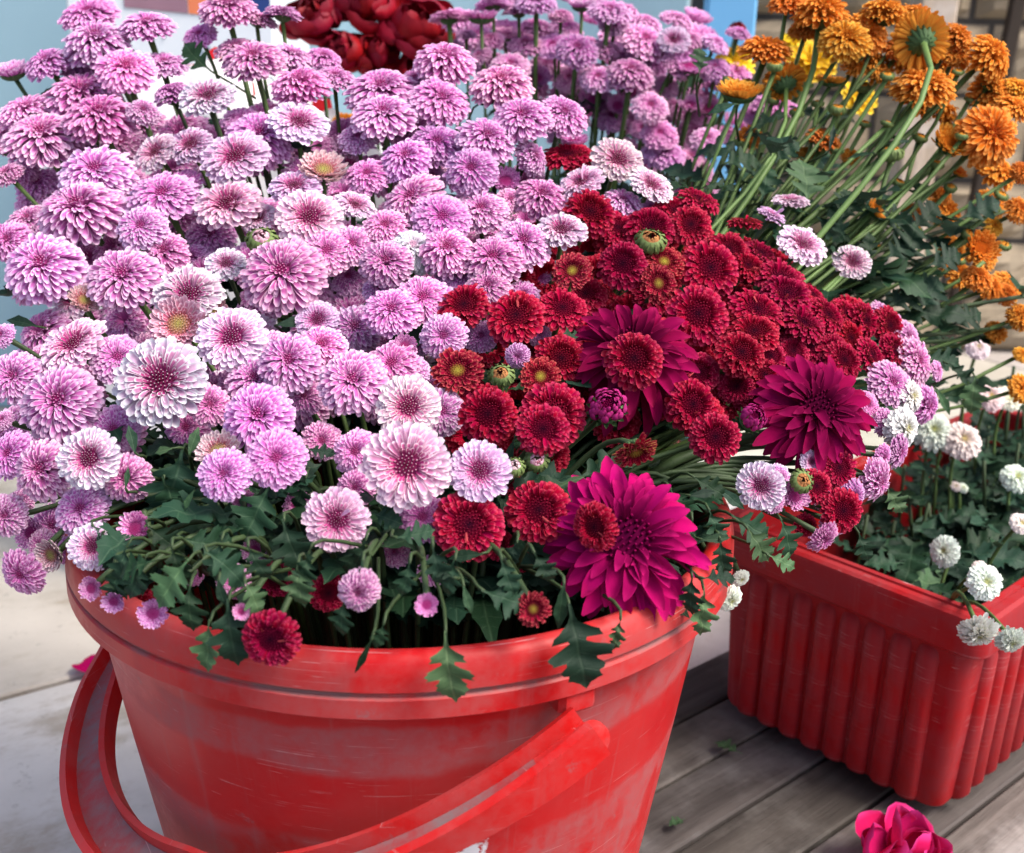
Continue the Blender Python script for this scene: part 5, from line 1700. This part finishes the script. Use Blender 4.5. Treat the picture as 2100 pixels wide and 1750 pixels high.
for args in (
    ('G', 1160, -60, 330, 232, -.3, 'leaf_pale', (.3, -.2), 1.3, 0), ('G', 720, -20, 260, 262, -.2, 'leaf', (-.3, .1), 1.2, 1), ('G', 1170, 90, 280, 265, -.1, 'leaf', (.2, -.1), 1.3, 2),
    ('G', 1290, 310, 330, 262, -.5, 'leaf_pale', (-.2, .1), 1.0, 3), ('G', 1400, 180, 420, 272, -.4, 'leaf', (.2, 0), 1.2, 0), ('G', 1500, 70, 230, 305, 0, 'leaf_pale', (.3, .1), 1.2, 1),
    ('G', 1830, -40, 260, 268, -.1, 'leaf_pale', (0, -.1), 1.3, 4), ('G', 1340, 60, 170, 280, .1, 'leaf', (0, 0), 1.3, 5),
    ('H', 190, 420, 260, 245, -.4, 'leaf', (.5, .1), .6, 5), ('H', 640, 380, 450, 272, -.5, 'leaf_pale', (0, 0), 1.1, 0), ('H', 1400, 210, 520, 282, -.5, 'leaf', (.1, 0), 1.35, 3),
    ('H', 1370, 90, 290, 262, -.3, 'leaf', (.2, .1), 1.0, 5), ('H', 860, 130, 330, 338, .1, 'leaf', (0, .1), 1.2, 2), ('H', 750, 100, 180, 285, -.1, 'leaf_pale', (.2, 0), 1.1, 5),
    ('H', 260, 330, 160, 262, 0, 'leaf', (0, 0), 1.2, 1), ('H', 1720, 300, 200, 255, -.3, 'leaf_pale', (.2, 0), .9, 4), ('H', 130, -60, 260, 265, -.3, 'leaf', (.2, 0), 1.2, 0),
    ('H', 700, 60, 160, 150, 0, 'leaf', (0, 0), 1.2, 1), ('H', 20, 190, 220, 255, 0, 'leaf', (0, 0), 1.2, 2),
    ('D', 1120, 1010, 430, 262, .5, 'leaf', (.3, .1), 1.4, 1), ('D', 1000, 1180, 330, 285, .4, 'leaf', (-.3, .1), 1.5, 2), ('D', 1660, 1230, 360, 245, .1, 'leaf', (.2, -.1), 1.4, 3),
    ('D', 1740, 1440, 330, 285, -.1, 'leaf', (0, -.1), 1.4, 0), ('D', 1880, 1010, 170, 350, .2, 'leaf', (0, 0), 1.0, 2), ('D', 1500, 1500, 180, 185, .1, 'leaf', (0, 0), 1.0, 5),
    ('D', 830, 1040, 170, 98, 0, 'leaf', (.3, 0), 1.3, 5), ('D', 1160, 1050, 170, 68, 0, 'leaf_pale', (.2, 0), 1.4, 5), ('D', 1060, 1010, 110, 185, -.2, 'leaf_pale', (0, 0), 1.6, 5),
    ('D', 1100, 1560, 330, 345, .2, 'leaf', (0, .2), 1.2, 0), ('D', 1260, 1640, 300, 330, .1, 'leaf', (0, .1), 1.3, 1), ('D', 950, 1700, 260, 190, .2, 'leaf', (0, .1), 1.2, 2),
    ('D', 770, 1260, 130, 80, -.1, 'leaf', (.3, 0), .9, 5), ('D', 1200, 1260, 150, 235, -.2, 'leaf_pale', (0, 0), .9, 5), ('D', 600, 790, 180, 20, .6, 'leaf', (0, 0), 1.2, 5), ('D', 1700, 250, 170, 10, .8, 'leaf', (0, 0), 1.4, 5),
    ('D', 230, 260, 200, 160, .9, 'leaf', (0, 0), 1.2, 5), ('D', 1150, 1420, 260, 250, .7, 'leaf', (0, 0), 1.4, 0), ('D', 1400, 1300, 240, 280, .6, 'leaf', (0, 0), 1.3, 4), ('D', 1880, 1180, 200, 260, .6, 'leaf', (0, 0), 1.2, 1),
    ('E', 180, 1400, 200, 340, .2, 'leaf', (0, 0), 1.3, 3), ('E', 330, 1560, 230, 10, .3, 'leaf', (0, 0), 1.2, 2), ('E', 150, 1560, 260, 255, .1, 'leaf', (0, 0), 1.3, 1), ('E', 1330, 1240, 170, 20, .2, 'leaf_pale', (0, 0), .8, 5),
    ('E', 870, 1660, 200, 180, .3, 'leaf', (0, 0), 1.3, 5), ('E', 1080, 1580, 180, 250, .4, 'leaf', (0, 0), 1.2, 1), ('E', 1060, 960, 130, 250, .3, 'leaf', (0, 0), 1.3, 5),
    ('F', 400, 1500, 260, 305, -.1, 'leaf_pale', (.2, .1), 1.4, 0), ('F', 520, 1660, 220, 335, -.2, 'leaf_pale', (.2, .1), 1.0, 2), ('F', 110, 1570, 180, 3, -.1, 'leaf', (0, 0), 1.1, 5), ('F', 40, 1300, 160, 8, 0, 'leaf', (0, 0), 1.2, 5),
    ('F', 300, 1420, 260, 330, .3, 'leaf', (0, 0), 1.4, 3), ('F', 600, 1440, 240, 300, .4, 'leaf', (0, 0), 1.3, 1), ('F', 1250, 1240, 200, 300, .5, 'leaf_pale', (0, 0), 1.3, 4), ('F', 1080, 1520, 200, 290, .3, 'leaf', (0, 0), 1.2, 2),
    ('E', 2020, 1250, 230, 300, .2, 'leaf', (0, 0), 1.2, 0), ('F', 60, 1440, 200, 250, -.2, 'leaf', (0, 0), 1.2, 2), ('F', 160, 1380, 220, 290, 0, 'leaf', (.1, 0), 1.2, 4), ('F', 20, 1500, 220, 265, -.3, 'leaf_pale', (0, 0), 1.1, 1), ('F', 230, 1560, 230, 275, -.2, 'leaf', (0, 0), 1.2, 0), ('F', 210, 1240, 220, 320, .2, 'leaf', (0, 0), 1.1, 5), ('F', 60, 1180, 230, 330, .3, 'leaf', (0, 0), 1.1, 3),
    ('D', 620, 1560, 260, 300, -.1, 'leaf', (0, 0), 1.1, 0), ('D', 780, 1600, 260, 250, -.1, 'leaf', (.1, 0), 1.1, 2), ('D', 900, 1480, 280, 320, .1, 'leaf', (0, .1), 1.1, 3), ('D', 700, 1700, 240, 275, -.2, 'leaf', (0, 0), 1.1, 4), ('D', 880, 1700, 250, 255, -.2, 'leaf', (0, 0), 1.1, 1),
    ('D', 1050, 1600, 260, 285, -.1, 'leaf', (0, 0), 1.1, 0), ('D', 1360, 1560, 260, 260, -.1, 'leaf', (0, 0), 1.1, 3), ('D', 1520, 1600, 240, 295, -.1, 'leaf', (0, 0), 1.1, 2), ('D', 560, 1480, 220, 330, .1, 'leaf', (0, 0), 1.1, 1), ('D', 1900, 1640, 240, 255, -.1, 'leaf', (0, 0), 1.1, 4),
    ('E', 560, 1600, 260, 280, 0, 'leaf', (0, 0), 1.1, 0), ('E', 700, 1680, 240, 250, -.1, 'leaf', (0, 0), 1.1, 2), ('E', 980, 1680, 240, 290, 0, 'leaf', (0, 0), 1.1, 3), ('E', 420, 1700, 220, 265, 0, 'leaf', (0, 0), 1.1, 1), ('E', 1180, 1640, 220, 300, .2, 'leaf', (0, 0), 1.1, 4),
    ('I', 60, 40, 250, 262, -.2, 'leaf', (-.2, .1), 1.1, 2), ('I', 130, 110, 320, 268, -.4, 'leaf_pale', (.3, .1), 1.0, 4), ('I', 120, 60, 220, 10, 0, 'leaf', (.1, .2), 1.0, 1),
    ('A', 1300, 440, 260, 142, .2, 'leaf', (-.2, 0), 1.2, 1), ('A', 340, 530, 140, 215, .8, 'leaf_pale', (0, 0), 1.2, 5), ('B', 760, 580, 160, 10, .8, 'leaf', (0, 0), 1.3, 5), ('B', 830, 650, 150, 20, .6, 'leaf', (0, 0), 1.3, 5)):
    show_leaf(*args)
for args in (
    ('C', 760, 1260, 300, 82, -.2, 'leaf_pale', (.2, .1), 1.6, 0), ('C', 960, 1360, 230, 55, -.2, 'leaf', (.2, .1), 1.5, 2), ('C', 1000, 1480, 230, 110, -.1, 'leaf', (0, 0), 1.1, 3), ('C', 1150, 1630, 200, 95, -.3, 'leaf', (0, 0), 1.0, 1),
    ('C', 1240, 1600, 240, 35, 0, 'leaf', (0, 0), 1.4, 0), ('C', 1340, 1640, 300, 60, 0, 'leaf', (0, 0), 1.4, 4), ('C', 820, 1330, 220, 320, 0, 'leaf', (0, 0), 1.4, 3), ('C', 480, 1240, 250, 70, .2, 'leaf', (0, 0), 1.4, 2),
    ('C', 250, 1010, 220, 20, .4, 'leaf', (0, 0), 1.4, 1), ('C', 560, 1000, 200, 40, .4, 'leaf', (0, 0), 1.3, 3), ('C', 1500, 1640, 260, 20, 0, 'leaf', (0, 0), 1.3, 2), ('C', 1400, 1420, 260, 40, .4, 'leaf', (0, 0), 1.3, 0),
    ('C', 100, 460, 180, 80, .3, 'leaf_pale', (0, 0), 1.3, 2), ('C', 330, 640, 170, 190, -.3, 'leaf', (0, 0), 1.2, 5), ('C', 900, 930, 170, 75, .2, 'leaf', (0, 0), .7, 5), ('C', 1180, 940, 160, 185, -.2, 'leaf', (0, 0), .6, 5),
    ('C', 1290, 880, 110, 10, -.1, 'leaf', (0, 0), .7, 5), ('C', 1700, 1350, 280, 25, .6, 'leaf', (0, 0), 1.2, 3), ('C', 1180, 1380, 260, 20, .6, 'leaf', (0, 0), 1.3, 1), ('C', 700, 1560, 240, 25, .4, 'leaf', (0, 0), 1.3, 0), ('C', 900, 1640, 260, 60, .4, 'leaf', (0, 0), 1.3, 4),
    ('F', 1250, 140, 260, 30, .2, 'leaf', (0, 0), 1.4, 1), ('F', 1450, 160, 260, 50, .2, 'leaf', (0, 0), 1.4, 2), ('F', 1480, 430, 240, 345, .2, 'leaf', (.2, 0), 1.2, 3), ('F', 1620, 480, 260, 325, .1, 'leaf', (0, 0), .8, 4),
    ('F', 1800, 560, 220, 262, 0, 'leaf_pale', (0, 0), 1.4, 0), ('F', 1650, 250, 230, 20, .4, 'leaf', (0, 0), 1.3, 2), ('F', 1560, 640, 180, 300, .2, 'leaf_pale', (0, 0), 1.0, 5), ('F', 1380, 60, 240, 15, .4, 'leaf', (0, 0), 1.3, 4)):
    show_leaf(*args, bunch=('orange',), depth=.74 + .03 * args[5])
# foliage among the white flowers in the planter
pf = [f for f in FLOWERS if f['bunch'] == 'planter']
rr = random.Random(5)
for k in range(150):
    fl = pf[k % len(pf)]
    lx, ly = rr.uniform(.03, LB - .03), rr.uniform(.03, LA - .03)
    p = PLM @ Vector((lx, ly, rr.uniform(.08, .17)))
    a = rr.uniform(0, 6.28)
    root = fl['root']
    q = min(fl['pts'], key=lambda s: (s - p).length)
    p = q + (p - q) * min(1, .05 / max(.01, (p - q).length))
    put_leaf(fl['stem'], root, p, Vector((math.cos(a), math.sin(a), rr.uniform(-.3, .9))), Vector((rr.uniform(-.4, .4), -.5, .8)), rr.uniform(.03, .05), 'leaf' if rr.random() < .75 else 'leaf_pale')
# leafy shoots without flowers, filling the planter and the depth of the bouquet
def shoot(base, top, n, lsize, label, group, tone='leaf', lo=3, via=None):
    root = empty('leafy_shoot', base)
    mid = (base + top) * .5 + Vector((rr.uniform(-.01, .01), rr.uniform(-.01, .01), 0))
    if via is not None: mid = via
    pts = bez(base, mid, mid, top, 8)
    st = link('stem', MB().tube([q - base for q in pts], .0016, 5).mesh('stem', M['stem_dark'], True), root)
    for k in range(n):
        i = lo + (8 - lo) * (k + rr.random()) / n
        j = min(7, int(i)); p = pts[j].lerp(pts[j + 1], i - j) if j < 8 else pts[8]
        a = k * 2.4 + rr.uniform(-.3, .3)
        put_leaf(st, root, p, Vector((math.cos(a), math.sin(a), rr.uniform(0, .7))), Vector((rr.uniform(-.3, .3), rr.uniform(-.6, 0), 1)), lsize * rr.uniform(.75, 1.2), tone)
    tag(root, label, 'foliage', group)
for k in range(52):
    p = PLM @ Vector((rr.uniform(.03, LB - .03), rr.uniform(.03, LA - .03), 0.012))
    lx = (PLM.inverted() @ p).x / LB
    shoot(p, p + Vector((rr.uniform(-.03, .03), rr.uniform(-.03, .03), rr.uniform(.10, .15) + .13 * max(0, lx - .2))), 7, .038, 'dark green leafy shoot standing in the red planter box', 'leafy shoots in the planter')
for k in range(46):
    a = rr.uniform(0, 6.28); r_ = 0.12 * math.sqrt(rr.random())
    p = BK + Vector((math.cos(a) * r_ * .6, math.sin(a) * r_ * .6, .012))
    top = BK + Vector((math.cos(a) * r_ * 1.25, math.sin(a) * r_ * 1.1, rr.uniform(.305, .335) + max(0, .06 * math.sin(a))))
    shoot(p, top, 9, .036, 'dark leafy shoot deep inside the front bouquet', 'leafy shoots in the front bucket', lo=7.1)
for k in range(30):
    a = rr.uniform(-.3, 1.4); r_ = rr.uniform(.07, .12)
    p = BK + Vector((math.cos(a) * r_ * .6, math.sin(a) * r_ * .6, .012))
    top = BK + Vector((0.14 + rr.uniform(0, .34), 0.24 + rr.uniform(0, .16), rr.uniform(.28, .44)))
    shoot(p, top, 9, .05, 'dark leafy shoot among the orange stems', 'leafy shoots among the orange stems', lo=5, via=BK + Vector((.04 + .04 * rr.random(), .10 + .03 * rr.random(), .335)))
for k in range(40):
    a = rr.uniform(0, 6.28); r_ = .1 * math.sqrt(rr.random())
    p = BK2 + Vector((math.cos(a) * r_ * .6, math.sin(a) * r_ * .6, .012))
    top = p + Vector((rr.uniform(-.08, .22), rr.uniform(-.06, .10), rr.uniform(.34, .56)))
    shoot(p, top, 9, .055, 'green leafy shoot among the far purple stems', 'leafy shoots behind the bouquet')

bpy.context.view_layer.update()
print('objects', len(scene.objects), 'flowers', len(FLOWERS))
